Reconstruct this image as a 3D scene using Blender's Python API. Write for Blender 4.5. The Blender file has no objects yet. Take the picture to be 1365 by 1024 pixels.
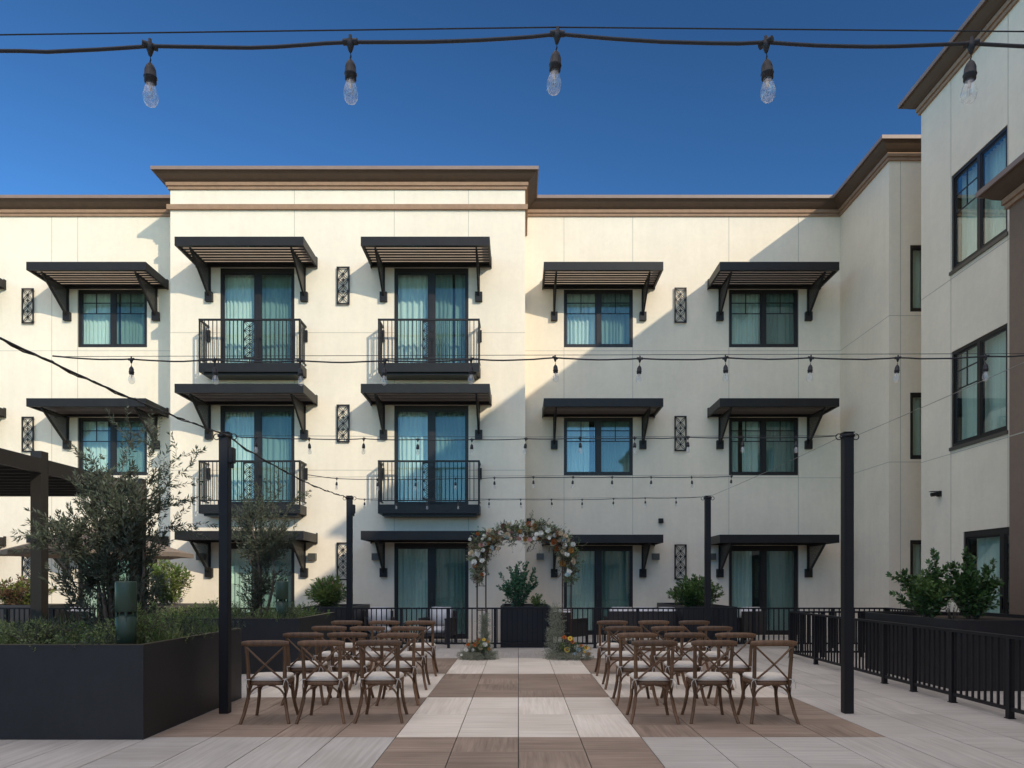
import bpy, math, random
import numpy as np
from mathutils import Vector, Matrix
R = math.radians
rnd = random.Random(7)
SC = bpy.context.scene
COL = SC.collection

# ------------------------------------------------------------------ camera
cam_d = bpy.data.cameras.new("camera"); cam = bpy.data.objects.new("camera", cam_d); COL.objects.link(cam)
cam.location = (0, 0, 1.55); cam.rotation_euler = (R(90), 0, 0)
cam_d.sensor_width = 36; cam_d.lens = 954 / 1365 * 36
cam_d.shift_x = -8.5 / 1365; cam_d.shift_y = 263 / 1365
cam_d.clip_end = 2000; cam_d.clip_start = 0.05
SC.camera = cam
# ------------------------------------------------------------------ sky, sun, exposure
SUN = Vector((0.734, -1.0, 0.547)).normalized()      # towards the sun
w = bpy.data.worlds.new("World"); SC.world = w; w.use_nodes = True
nt = w.node_tree; nt.nodes.clear()
sky = nt.nodes.new("ShaderNodeTexSky"); sky.sky_type = 'NISHITA'; sky.sun_disc = False
sky.sun_elevation = math.asin(SUN.z); sky.sun_rotation = math.atan2(SUN.x, SUN.y)
sky.air_density = 0.8; sky.dust_density = 0.4; sky.ozone_density = 5; sky.altitude = 900
bg = nt.nodes.new("ShaderNodeBackground"); bg.inputs[1].default_value = 0.11
out = nt.nodes.new("ShaderNodeOutputWorld")
# clear polarised sky: a little more contrast and less blue cast
gm = nt.nodes.new('ShaderNodeGamma'); gm.inputs[1].default_value = 1.6
vm = nt.nodes.new('ShaderNodeVectorMath'); vm.operation = 'MULTIPLY'; vm.inputs[1].default_value = (0.73, 0.77, 0.55)
nt.links.new(sky.outputs[0], gm.inputs[0]); nt.links.new(gm.outputs[0], vm.inputs[0])
# unseen bright broken cloud added as fill light behind and overhead, clear towards the hotel
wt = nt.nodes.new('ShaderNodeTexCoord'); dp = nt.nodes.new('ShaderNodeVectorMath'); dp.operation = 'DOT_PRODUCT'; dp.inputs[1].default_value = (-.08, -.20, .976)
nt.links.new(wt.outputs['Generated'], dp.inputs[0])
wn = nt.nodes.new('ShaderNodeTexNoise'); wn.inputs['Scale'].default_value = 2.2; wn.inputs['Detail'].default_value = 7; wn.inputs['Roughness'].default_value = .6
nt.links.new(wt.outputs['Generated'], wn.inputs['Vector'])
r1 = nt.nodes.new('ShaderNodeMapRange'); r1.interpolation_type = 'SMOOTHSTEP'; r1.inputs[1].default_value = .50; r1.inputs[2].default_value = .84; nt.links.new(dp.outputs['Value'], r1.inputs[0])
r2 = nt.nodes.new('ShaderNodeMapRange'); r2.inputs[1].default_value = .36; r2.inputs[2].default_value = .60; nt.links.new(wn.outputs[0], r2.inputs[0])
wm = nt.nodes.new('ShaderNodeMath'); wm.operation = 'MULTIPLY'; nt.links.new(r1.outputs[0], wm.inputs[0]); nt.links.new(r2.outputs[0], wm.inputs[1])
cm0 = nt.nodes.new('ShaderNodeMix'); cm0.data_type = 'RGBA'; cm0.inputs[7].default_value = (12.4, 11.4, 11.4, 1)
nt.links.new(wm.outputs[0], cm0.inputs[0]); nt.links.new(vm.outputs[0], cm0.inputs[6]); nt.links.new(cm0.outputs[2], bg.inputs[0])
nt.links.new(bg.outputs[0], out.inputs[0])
sd = bpy.data.lights.new("sun", 'SUN'); sd.energy = 2.1; sd.angle = R(0.5); sd.color = (1.0, 0.885, 0.70)
so = bpy.data.objects.new("sun", sd); COL.objects.link(so)
so.rotation_euler = SUN.to_track_quat('Z', 'Y').to_euler()
SC.view_settings.view_transform = 'Standard'; SC.view_settings.look = 'None'
SC.view_settings.exposure = 0.5; SC.view_settings.gamma = 1
SC.render.engine = 'CYCLES'
SC.cycles.max_bounces = 10; SC.cycles.diffuse_bounces = 5; SC.cycles.transparent_max_bounces = 24
SC.cycles.use_denoising = True

# ------------------------------------------------------------------ materials
def mat(name, col, rough=.7, metal=0, noise=None, bump=None, island=0, transl=0, spec=.5, coat=0, orand=0):
    m = bpy.data.materials.new(name); m.use_nodes = True; t = m.node_tree; N = t.nodes; L = t.links
    b = N["Principled BSDF"]; o = N["Material Output"]
    b.inputs["Roughness"].default_value = rough; b.inputs["Metallic"].default_value = metal
    b.inputs["Specular IOR Level"].default_value = spec
    b.inputs["Coat Weight"].default_value = coat
    tc = N.new("ShaderNodeTexCoord")
    src = None
    rgb = N.new("ShaderNodeRGB"); rgb.outputs[0].default_value = (*col, 1); src = rgb.outputs[0]
    if noise:
        for sc_, amt, stretch in noise:
            mp = N.new("ShaderNodeMapping"); mp.inputs["Scale"].default_value = stretch
            L.new(tc.outputs["Object"], mp.inputs[0])
            n = N.new("ShaderNodeTexNoise"); n.inputs["Scale"].default_value = sc_; n.inputs["Detail"].default_value = 6
            n.inputs["Roughness"].default_value = .6
            L.new(mp.outputs[0], n.inputs["Vector"])
            mr = N.new("ShaderNodeMapRange"); mr.inputs[1].default_value = .3; mr.inputs[2].default_value = .7
            mr.inputs[3].default_value = 1 - amt; mr.inputs[4].default_value = 1 + amt
            L.new(n.outputs[0], mr.inputs[0])
            mx = N.new("ShaderNodeVectorMath"); mx.operation = 'SCALE'
            L.new(src, mx.inputs[0]); L.new(mr.outputs[0], mx.inputs["Scale"]); src = mx.outputs[0]
    if orand:
        oi = N.new("ShaderNodeObjectInfo"); mr = N.new("ShaderNodeMapRange"); mr.inputs[3].default_value = 1 - orand; mr.inputs[4].default_value = 1 + orand
        L.new(oi.outputs["Random"], mr.inputs[0]); mx = N.new("ShaderNodeVectorMath"); mx.operation = 'SCALE'
        L.new(src, mx.inputs[0]); L.new(mr.outputs[0], mx.inputs["Scale"]); src = mx.outputs[0]
    if island:
        g = N.new("ShaderNodeNewGeometry")
        mr = N.new("ShaderNodeMapRange"); mr.inputs[3].default_value = 1 - island; mr.inputs[4].default_value = 1 + island
        L.new(g.outputs["Random Per Island"], mr.inputs[0])
        mx = N.new("ShaderNodeVectorMath"); mx.operation = 'SCALE'
        L.new(src, mx.inputs[0]); L.new(mr.outputs[0], mx.inputs["Scale"]); src = mx.outputs[0]
    L.new(src, b.inputs["Base Color"])
    if bump:
        n = N.new("ShaderNodeTexNoise"); n.inputs["Scale"].default_value = bump[0]; n.inputs["Detail"].default_value = 5
        mp = N.new("ShaderNodeMapping"); mp.inputs["Scale"].default_value = bump[2] if len(bump) > 2 else (1, 1, 1)
        L.new(tc.outputs["Object"], mp.inputs[0]); L.new(mp.outputs[0], n.inputs["Vector"])
        bp = N.new("ShaderNodeBump"); bp.inputs["Strength"].default_value = bump[1]; bp.inputs["Distance"].default_value = .01
        L.new(n.outputs[0], bp.inputs["Height"]); L.new(bp.outputs[0], b.inputs["Normal"])
    if transl:
        tr = N.new("ShaderNodeBsdfTranslucent"); L.new(src, tr.inputs[0])
        mx = N.new("ShaderNodeMixShader"); mx.inputs[0].default_value = transl
        L.new(b.outputs[0], mx.inputs[1]); L.new(tr.outputs[0], mx.inputs[2]); L.new(mx.outputs[0], o.inputs[0])
    return m

def glass(name, tint, refl=1.0, ior=1.5, dif=0.0, difcol=(1, 1, 1), wavy=0.0):
    m = bpy.data.materials.new(name); m.use_nodes = True; t = m.node_tree; N = t.nodes; L = t.links; N.clear()
    o = N.new("ShaderNodeOutputMaterial"); tr = N.new("ShaderNodeBsdfTransparent"); tr.inputs[0].default_value = (*tint, 1)
    gl = N.new("ShaderNodeBsdfGlossy"); gl.inputs["Roughness"].default_value = .015; gl.inputs[0].default_value = (refl, refl, refl, 1)
    fr = N.new("ShaderNodeFresnel")
    ge = N.new("ShaderNodeNewGeometry"); mi_ = N.new("ShaderNodeMapRange"); mi_.inputs[3].default_value = ior; mi_.inputs[4].default_value = 1 / ior
    L.new(ge.outputs["Backfacing"], mi_.inputs[0]); L.new(mi_.outputs[0], fr.inputs[0])     # same reflectance on both sides of the sheet
    mx = N.new("ShaderNodeMixShader"); L.new(fr.outputs[0], mx.inputs[0]); L.new(tr.outputs[0], mx.inputs[1]); L.new(gl.outputs[0], mx.inputs[2])
    last = mx
    if wavy:
        tc = N.new("ShaderNodeTexCoord"); n = N.new("ShaderNodeTexNoise"); n.inputs["Scale"].default_value = 1.6; n.inputs["Detail"].default_value = 1
        bp = N.new("ShaderNodeBump"); bp.inputs["Strength"].default_value = wavy; bp.inputs["Distance"].default_value = .02
        L.new(tc.outputs["Object"], n.inputs[0]); L.new(n.outputs[0], bp.inputs["Height"]); L.new(bp.outputs[0], gl.inputs["Normal"])
    if dif:
        d = N.new("ShaderNodeBsdfDiffuse"); d.inputs[0].default_value = (*difcol, 1)
        m2 = N.new("ShaderNodeMixShader"); m2.inputs[0].default_value = dif
        L.new(mx.outputs[0], m2.inputs[1]); L.new(d.outputs[0], m2.inputs[2]); last = m2
    L.new(last.outputs[0], o.inputs[0])
    return m

def perforated(name, col):
    m = bpy.data.materials.new(name); m.use_nodes = True; t = m.node_tree; N = t.nodes; L = t.links
    b = N["Principled BSDF"]; o = N["Material Output"]; b.inputs["Base Color"].default_value = (*col, 1); b.inputs["Roughness"].default_value = .5
    tc = N.new("ShaderNodeTexCoord"); mp = N.new("ShaderNodeMapping"); mp.inputs["Scale"].default_value = (0, 55, 55)
    v = N.new("ShaderNodeTexVoronoi"); v.inputs["Randomness"].default_value = 0; v.inputs["Scale"].default_value = 1
    L.new(tc.outputs["Object"], mp.inputs[0]); L.new(mp.outputs[0], v.inputs["Vector"])
    c = N.new("ShaderNodeMath"); c.operation = 'LESS_THAN'; c.inputs[1].default_value = .30
    L.new(v.outputs["Distance"], c.inputs[0])
    tr = N.new("ShaderNodeBsdfTransparent"); mx = N.new("ShaderNodeMixShader")
    L.new(c.outputs[0], mx.inputs[0]); L.new(b.outputs[0], mx.inputs[1]); L.new(tr.outputs[0], mx.inputs[2]); L.new(mx.outputs[0], o.inputs[0])
    return m

def tile_mat(name, ca, cb, grain):
    m = bpy.data.materials.new(name); m.use_nodes = True; t = m.node_tree; N = t.nodes; L = t.links
    b = N["Principled BSDF"]; b.inputs["Roughness"].default_value = .52; b.inputs["Specular IOR Level"].default_value = .45
    at = N.new("ShaderNodeAttribute"); at.attribute_name = "tile"
    sep = N.new("ShaderNodeSeparateColor"); L.new(at.outputs["Color"], sep.inputs[0])
    tc = N.new("ShaderNodeTexCoord")
    off = N.new("ShaderNodeVectorMath"); off.operation = 'MULTIPLY_ADD'; off.inputs[1].default_value = (37, 37, 37)
    L.new(at.outputs["Color"], off.inputs[0]); L.new(tc.outputs["Object"], off.inputs[2])
    outs = []
    for sv in ((1.2, 26, 1), (26, 1.2, 1)):
        mp = N.new("ShaderNodeMapping"); mp.inputs["Scale"].default_value = sv; L.new(off.outputs[0], mp.inputs[0])
        n = N.new("ShaderNodeTexNoise"); n.inputs["Scale"].default_value = 1; n.inputs["Detail"].default_value = 7; n.inputs["Roughness"].default_value = .62
        n.inputs["Distortion"].default_value = .25
        L.new(mp.outputs[0], n.inputs["Vector"]); outs.append(n.outputs[0])
    mx = N.new("ShaderNodeMix"); mx.data_type = 'FLOAT'
    gt = N.new("ShaderNodeMath"); gt.operation = 'GREATER_THAN'; gt.inputs[1].default_value = .5; L.new(sep.outputs[1], gt.inputs[0])
    L.new(gt.outputs[0], mx.inputs[0]); L.new(outs[0], mx.inputs[2]); L.new(outs[1], mx.inputs[3])
    cl = N.new("ShaderNodeTexNoise"); cl.inputs["Scale"].default_value = 1.3; cl.inputs["Detail"].default_value = 5; L.new(off.outputs[0], cl.inputs["Vector"])
    a1 = N.new("ShaderNodeMath"); a1.operation = 'MULTIPLY_ADD'; a1.inputs[1].default_value = .35; L.new(cl.outputs[0], a1.inputs[0])
    s1 = N.new("ShaderNodeMath"); s1.operation = 'MULTIPLY'; s1.inputs[1].default_value = .65; L.new(mx.outputs[0], s1.inputs[0]); L.new(s1.outputs[0], a1.inputs[2])
    mr = N.new("ShaderNodeMapRange"); mr.inputs[1].default_value = .5 - grain; mr.inputs[2].default_value = .5 + grain
    L.new(a1.outputs[0], mr.inputs[0])
    mc = N.new("ShaderNodeMix"); mc.data_type = 'RGBA'; L.new(mr.outputs[0], mc.inputs[0]); mc.inputs[6].default_value = (*ca, 1); mc.inputs[7].default_value = (*cb, 1)
    tn = N.new("ShaderNodeMapRange"); tn.inputs[3].default_value = .93; tn.inputs[4].default_value = 1.06; L.new(sep.outputs[0], tn.inputs[0])
    sc_ = N.new("ShaderNodeVectorMath"); sc_.operation = 'SCALE'; L.new(mc.outputs[2], sc_.inputs[0]); L.new(tn.outputs[0], sc_.inputs["Scale"])
    # worn dust patches with a shape of their own
    L.new(sc_.outputs[0], b.inputs["Base Color"])
    bp = N.new("ShaderNodeBump"); bp.inputs["Strength"].default_value = .12; bp.inputs["Distance"].default_value = .004
    L.new(mx.outputs[0], bp.inputs["Height"]); L.new(bp.outputs[0], b.inputs["Normal"])
    rr = N.new("ShaderNodeMapRange"); rr.inputs[3].default_value = .38; rr.inputs[4].default_value = .7; L.new(cl.outputs[0], rr.inputs[0]); L.new(rr.outputs[0], b.inputs["Roughness"])
    return m

V3 = (1, 1, 1)
M = {}
M['stucco'] = mat('stucco', (.845, .745, .59), .92, noise=[(.45, .05, V3), (1.7, .03, V3), (9, .025, V3), (2.2, .022, (2.5, 2.5, .22))], bump=(170, .22))
M['joint'] = mat('stucco_joint', (.42, .39, .32), .9)
M['cap'] = mat('parapet_cap', (.24, .165, .13), .45, noise=[(4, .08, V3)])
M['cornice'] = mat('cornice_paint', (.33, .20, .12), .75, noise=[(6, .12, V3), (60, .08, V3)], bump=(90, .25))
M['cove'] = mat('shaded_cove_paint', (.095, .055, .032), .7, noise=[(6, .12, V3)], bump=(90, .2))  # dark cove paint, deepened to stand in for shade under the cap overhang
M['brownwall'] = mat('brown_stucco', (.215, .148, .105), .9, noise=[(1.2, .06, V3), (12, .05, V3)], bump=(170, .3))
M['metal'] = mat('dark_metal', (.016, .0145, .0135), .46, noise=[(5, .18, V3), (40, .1, V3)], spec=.3)
M['slat'] = mat('awning_slat', (.34, .27, .20), .6, noise=[(5, .1, V3)])
M['frame'] = mat('window_frame', (.022, .019, .018), .4, noise=[(6, .08, V3)], spec=.35)
M['perf'] = perforated('perforated_sheet', (.05, .048, .045))
M['pane'] = glass('pane_glass', (.88, .95, .915), ior=1.66, wavy=.05)
M['screen'] = glass('screened_glass', (.70, .80, .77), ior=1.6, wavy=.05, dif=.06, difcol=(.08, .09, .09))
M['curtain'] = mat('curtain', (.84, .87, .83), .9, noise=[(3, .05, (1, 1, .2))], transl=.15)
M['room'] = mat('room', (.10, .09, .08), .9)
M['handle'] = mat('handle_metal', (.05, .05, .05), .3, .8)
M['white_tile'] = tile_mat('pale_porcelain_tile', (.62, .54, .445), (.92, .84, .73), .21)
M['grey_tile'] = tile_mat('grey_porcelain_tile', (.38, .35, .31), (.64, .60, .55), .21)
M['brown_tile'] = tile_mat('brown_porcelain_tile', (.19, .135, .10), (.43, .325, .25), .17)
M['grout'] = mat('grout', (.06, .055, .05), .95)
M['earth'] = mat('earth', (.2, .18, .15), .95)
M['planter'] = mat('planter_metal', (.016, .016, .018), .5, noise=[(1.6, .25, V3), (18, .12, (1, 1, .3)), (60, .1, V3)], bump=(4, .04))
M['rim'] = mat('planter_rim', (.10, .085, .06), .35, .3)
M['soil'] = mat('soil', (.045, .032, .022), .95, noise=[(20, .4, V3)], bump=(40, .8))
M['patio_planter'] = mat('patio_planter', (.10, .09, .08), .6, noise=[(3, .1, V3)])
M['iron'] = mat('black_railing', (.013, .013, .015), .5, noise=[(5, .12, V3)], spec=.3)
M['wood'] = mat('walnut_wood', (.145, .076, .036), .5, orand=.22, noise=[(3, .28, (12, 12, 1.2)), (40, .12, (1, 1, .12)), (1.4, .15, V3)], bump=(60, .15, (1, 1, .15)))
M['cushion'] = mat('ivory_cushion', (.76, .69, .59), .95, orand=.07, noise=[(14, .05, V3)], bump=(25, .25))
M['tie'] = mat('cushion_tie', (.62, .58, .52), .9)
M['rubber'] = mat('black_rubber', (.012, .012, .014), .5)
M['wire'] = mat('steel_wire', (.35, .33, .30), .4, .8)
M['bulb'] = glass('bulb_glass', (.95, .95, .93), ior=1.75, dif=.10)
M['filament'] = mat('filament', (.5, .45, .38), .3, .6)
M['copper'] = mat('bronze_rod', (.10, .055, .04), .4, .6)
M['olive'] = mat('olive_leaf', (.066, .084, .054), .55, island=.55, transl=.18)
M['bark'] = mat('bark', (.11, .085, .065), .9, noise=[(12, .3, (1, 1, .3))], bump=(30, .8))
M['twig'] = mat('twig', (.12, .10, .075), .9)
M['leaf'] = mat('green_leaf', (.13, .21, .055), .45, island=.5, transl=.25)
M['darkleaf'] = mat('glossy_leaf', (.065, .13, .034), .3, island=.5, transl=.15)
M['darkleaf2'] = mat('bluegreen_leaf', (.06, .16, .085), .32, island=.45, transl=.15)
M['ground_leaf'] = mat('ground_leaf', (.19, .23, .09), .6, island=.6, transl=.25)
M['yellowleaf'] = mat('sunny_leaf', (.16, .20, .045), .5, island=.5, transl=.3)
M['redleaf'] = mat('reddish_leaf', (.15, .09, .05), .5, island=.5, transl=.3)
M['greypaint'] = mat('green_paint', (.030, .060, .038), .45, noise=[(4, .1, V3)])
M['black'] = mat('black_gap', (.008, .008, .008), .8)
M['pergola'] = mat('pergola_bronze', (.019, .015, .012), .5, noise=[(2, .1, V3)])
M['roofdark'] = mat('pergola_roof', (.02, .018, .016), .7)
M['canvas'] = mat('umbrella_canvas', (.30, .24, .19), .85, noise=[(3, .05, V3)], transl=.15)
M['wallight'] = mat('fixture_bronze', (.10, .09, .075), .4, .3)
M['sofa'] = mat('white_cushion', (.70, .69, .68), .9, bump=(12, .3))
M['wicker'] = mat('dark_wicker', (.035, .03, .028), .7, noise=[(80, .3, V3)], bump=(120, .6))
M['moss'] = mat('grey_moss', (.32, .34, .25), .95, island=.45, transl=.2)
M['arch_leaf'] = mat('arch_foliage', (.26, .28, .18), .7, island=.65, transl=.2)
M['f_white'] = mat('white_petal', (.88, .87, .80), .7, transl=.2)
M['f_cream'] = mat('cream_petal', (.72, .60, .42), .7, transl=.2)
M['f_rust'] = mat('rust_petal', (.42, .13, .035), .7, transl=.2)
M['f_orange'] = mat('orange_petal', (.72, .22, .035), .7, transl=.2)
M['f_ochre'] = mat('ochre_petal', (.42, .22, .05), .8, transl=.2)
M['f_yellow'] = mat('yellow_petal', (.82, .62, .08), .7, transl=.2)
M['f_brown'] = mat('dried_brown_petal', (.16, .09, .06), .9)
M['f_pink'] = mat('pink_petal', (.72, .42, .36), .7, transl=.2)
M['f_blue'] = mat('pale_blue_petal', (.52, .66, .68), .7, transl=.2)

# ------------------------------------------------------------------ mesh builder
class MB:
    def __init__(s): s.v = []; s.f = []; s.m = []; s.sm = []; s.mats = []
    def mi(s, m):
        if m not in s.mats: s.mats.append(m)
        return s.mats.index(m)
    def add(s, vs, fs, m, smooth=False):
        o = len(s.v); k = s.mi(m); s.v += [tuple(q) for q in vs]
        for f in fs: s.f.append(tuple(i + o for i in f)); s.m.append(k); s.sm.append(smooth)
    def box(s, x0, x1, y0, y1, z0, z1, m):
        vs = [(x0, y0, z0), (x1, y0, z0), (x1, y1, z0), (x0, y1, z0), (x0, y0, z1), (x1, y0, z1), (x1, y1, z1), (x0, y1, z1)]
        s.add(vs, [(0, 3, 2, 1), (4, 5, 6, 7), (0, 1, 5, 4), (1, 2, 6, 5), (2, 3, 7, 6), (3, 0, 4, 7)], m)
    def bar(s, a, b, wd, th, m, up=(0, 0, 1)):
        a = Vector(a); b = Vector(b); d = (b - a).normalized(); u = Vector(up)
        sx = d.cross(u)
        if sx.length < 1e-4: sx = d.cross(Vector((1, 0, 0)))
        sx.normalize(); uy = sx.cross(d)
        vs = [p + sx * i * wd / 2 + uy * j * th / 2 for p in (a, b) for i, j in ((-1, -1), (1, -1), (1, 1), (-1, 1))]
        s.add(vs, [(3, 2, 1, 0), (4, 5, 6, 7), (0, 1, 5, 4), (1, 2, 6, 5), (2, 3, 7, 6), (3, 0, 4, 7)], m)
    def tube(s, pts, r, m, n=8, sx=1.0, sy=1.0, up=(0, 0, 1)):
        pts = [Vector(p) for p in pts]; rs = r if isinstance(r, (list, tuple)) else [r] * len(pts)
        vs = []; N = len(pts); ref = Vector(up)
        for i, p in enumerate(pts):
            d = (pts[min(i + 1, N - 1)] - pts[max(i - 1, 0)]).normalized()
            a = d.cross(ref)
            if a.length < .05: a = d.cross(Vector((0, 1, 0.1)))
            a.normalize(); b = a.cross(d)
            for k in range(n):
                t = 2 * math.pi * k / n
                vs.append(p + a * math.cos(t) * rs[i] * sx + b * math.sin(t) * rs[i] * sy)
        fs = [(i * n + k, i * n + (k + 1) % n, (i + 1) * n + (k + 1) % n, (i + 1) * n + k) for i in range(N - 1) for k in range(n)]
        s.add(vs, fs, m, True)
        s.add([vs[k] for k in range(n)], [tuple(range(n - 1, -1, -1))], m); s.add([vs[(N - 1) * n + k] for k in range(n)], [tuple(range(n))], m)
    def lathe(s, prof, m, c=(0, 0, 0), n=16, smooth=True):
        vs = []; 
        for r, z in prof:
            for k in range(n):
                t = 2 * math.pi * k / n; vs.append((c[0] + r * math.cos(t), c[1] + r * math.sin(t), c[2] + z))
        fs = [(i * n + k, i * n + (k + 1) % n, (i + 1) * n + (k + 1) % n, (i + 1) * n + k) for i in range(len(prof) - 1) for k in range(n)]
        s.add(vs, fs, m, smooth)
    def sweep(s, path, prof, m, z0=0):
        """path: plan polyline, prof: [(out, z)...]; out is to the right-hand side of travel"""
        P = [Vector((a, b)) for a, b in path]; rows = []
        for i, p in enumerate(P):
            ns = []
            for a, b in ((i - 1, i), (i, i + 1)):
                if a >= 0 and b < len(P):
                    d = (P[b] - P[a]).normalized(); ns.append(Vector((d.y, -d.x)))
            if len(ns) == 2:
                n = ns[0] + ns[1]; n = n / (n.length_squared / 2)
            else: n = ns[0]
            rows.append([(p.x + n.x * o, p.y + n.y * o, z0 + z) for o, z in prof])
        k = len(prof); vs = [q for r in rows for q in r]
        fs = [(i * k + j, (i + 1) * k + j, (i + 1) * k + j + 1, i * k + j + 1) for i in range(len(P) - 1) for j in range(k - 1)]
        s.add(vs, fs, m)
        s.add(rows[0], [tuple(range(k))], m); s.add(rows[-1], [tuple(range(k - 1, -1, -1))], m)
    def mesh(s, name):
        me = bpy.data.meshes.new(name); me.from_pydata(s.v, [], s.f)
        for m in s.mats: me.materials.append(M[m])
        me.polygons.foreach_set("material_index", s.m); me.polygons.foreach_set("use_smooth", s.sm); me.update()
        return me

def obj(name, data, parent=None, loc=(0, 0, 0), rz=0, label=None, cat=None, group=None, kind=None):
    if isinstance(data, MB): data = data.mesh(name)
    o = bpy.data.objects.new(name, data); COL.objects.link(o)
    o.location = loc; o.rotation_euler = (0, 0, rz)
    if parent: o.parent = parent
    if label: o['label'] = label
    if cat: o['category'] = cat
    if group: o['group'] = group
    if kind: o['kind'] = kind
    return o
def thing(name, label, cat, loc=(0, 0, 0), rz=0, group=None): return obj(name, None, None, loc, rz, label, cat, group)

def bevel_mesh(me, w_, seg=2):
    import bmesh
    bm = bmesh.new(); bm.from_mesh(me); bmesh.ops.remove_doubles(bm, verts=bm.verts, dist=1e-5)
    bmesh.ops.bevel(bm, geom=[e for e in bm.edges if len(e.link_faces) == 2 and e.calc_face_angle(0) > .5], offset=w_, segments=seg, affect='EDGES')
    bm.to_mesh(me); bm.free(); me.update(); return me

# kit = (name, mesh, loc, [sub-kits])
def inst(kit, parent=None, loc=(0, 0, 0), rz=0, **kw):
    name, me, l0, subs = kit
    o = obj(name, me, parent, (Vector(loc) + (Matrix.Rotation(rz, 3, 'Z') @ Vector(l0))), rz, **kw)
    for s_ in subs: inst(s_, o)
    return o

# ------------------------------------------------------------------ ground and paving
g = MB(); g.box(-400, 400, -400, 400, -1.2, -.03, 'earth'); obj('ground', g, kind='structure', label='bare ground around the hotel')
g = MB(); g.box(-27, 12, -12, 35, -.028, -.012, 'grout'); obj('terrace_slab', g, kind='structure', label='concrete slab under the paving')

def paving():
    vs = []; fs = []; mi = []; cols = []
    T = .61; xs = np.arange(-43, 20) * T
    def brown(xc, yc):
        if not (-3.67 < xc < 3.67): return False
        ax = abs(xc) < 1.22
        k = math.floor((yc - 7.12) / 2.44)
        if k < -1 or k > 2: return False
        return (k % 2 == 1) if ax else (k % 2 == 0)
    for i, x in enumerate(xs):
        y = 7.12 - 2.44 * 8
        while y < 23:
            xc = x + T / 2; yc = y + .61; b = brown(xc, yc)
            parts = [(y, y + 1.22)]
            if b: parts = [(y, y + .61), (y + .61, y + 1.22)]
            for q, (a, c) in enumerate(parts):
                gx = .0045; gy = .0022 if not (b and q == 0) else .0012
                gy0 = .0022 if q == 0 else .0012
                o = len(vs); zt = 0
                vs += [(x + gx, a + gy0, zt), (x + T - gx, a + gy0, zt), (x + T - gx, c - gy, zt), (x + gx, c - gy, zt)]
                vs += [(x + gx, a + gy0, -.012), (x + T - gx, a + gy0, -.012), (x + T - gx, c - gy, -.012), (x + gx, c - gy, -.012)]
                for f in ((0, 1, 2, 3), (4, 5, 1, 0), (5, 6, 2, 1), (6, 7, 3, 2), (7, 4, 0, 3)): fs.append(tuple(o + k for k in f)); mi.append(1 if b else (0 if abs(xc) < 1.22 and yc < 14.5 or (abs(xc) < 3.67 and 9.5 < yc < 12) else 2))
                tone = rnd.random(); d = (0. if (i + int(round(y / 1.22)) + q) % 3 else 1.) if b else (1. if rnd.random() < .5 else 0.)
                cols += [(tone, d, rnd.random(), 1)] * 8
            y += 1.22
    me = bpy.data.meshes.new('plaza_paving'); me.from_pydata(vs, [], fs); me.materials.append(M['white_tile']); me.materials.append(M['brown_tile']); me.materials.append(M['grey_tile'])
    me.polygons.foreach_set("material_index", mi)
    ca = me.attributes.new('tile', 'FLOAT_COLOR', 'POINT'); ca.data.foreach_set('color', np.array(cols, dtype=np.float32).ravel())
    me.update(); return me
obj('plaza_paving', paving(), kind='structure', label='pale porcelain paving with brown checkered panels')

# ------------------------------------------------------------------ wall helper (local: x across, y into wall, z up, faces -y)
def wall_mesh(name, u0, u1, z0, z1, holes, m='stucco', depth=.14, joints_h=(), joints_v=()):
    mb = MB(); us = sorted({u0, u1, *[h[0] for h in holes], *[h[1] for h in holes]}); zs = sorted({z0, z1, *[h[2] for h in holes], *[h[3] for h in holes]})
    for a, b in zip(us, us[1:]):
        for c, d in zip(zs, zs[1:]):
            um, zm = (a + b) / 2, (c + d) / 2
            if any(h[0] < um < h[1] and h[2] < zm < h[3] for h in holes): continue
            mb.add([(a, 0, c), (b, 0, c), (b, 0, d), (a, 0, d)], [(0, 1, 2, 3)], m)
    for a, b, c, d in holes:
        mb.add([(a, 0, c), (b, 0, c), (b, 0, d), (a, 0, d), (a, depth, c), (b, depth, c), (b, depth, d), (a, depth, d)],
               [(0, 4, 5, 1), (1, 5, 6, 2), (2, 6, 7, 3), (3, 7, 4, 0)], m)
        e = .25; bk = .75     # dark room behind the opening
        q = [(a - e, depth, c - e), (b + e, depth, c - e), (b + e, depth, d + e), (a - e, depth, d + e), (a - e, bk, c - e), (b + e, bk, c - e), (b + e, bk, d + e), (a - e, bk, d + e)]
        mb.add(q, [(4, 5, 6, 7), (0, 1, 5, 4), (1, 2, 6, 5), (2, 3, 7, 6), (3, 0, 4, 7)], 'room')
    def seg(ranges, lo, hi, mk):
        cuts = sorted(ranges); p = lo
        for a, b in cuts:
            if a > p: mk(p, a)
            p = max(p, b)
        if p < hi: mk(p, hi)
    t = .0055
    for z in joints_h:
        seg([(h[0], h[1]) for h in holes if h[2] < z < h[3]], u0, u1, lambda a, b: mb.box(a, b, -.0025, .01, z - t, z + t, 'joint'))
    for u in joints_v:
        seg([(h[2], h[3]) for h in holes if h[0] < u < h[1]], z0, z1, lambda a, b: mb.box(u - t, u + t, -.0035, .009, a, b, 'joint'))
    return mb.mesh(name)

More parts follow.
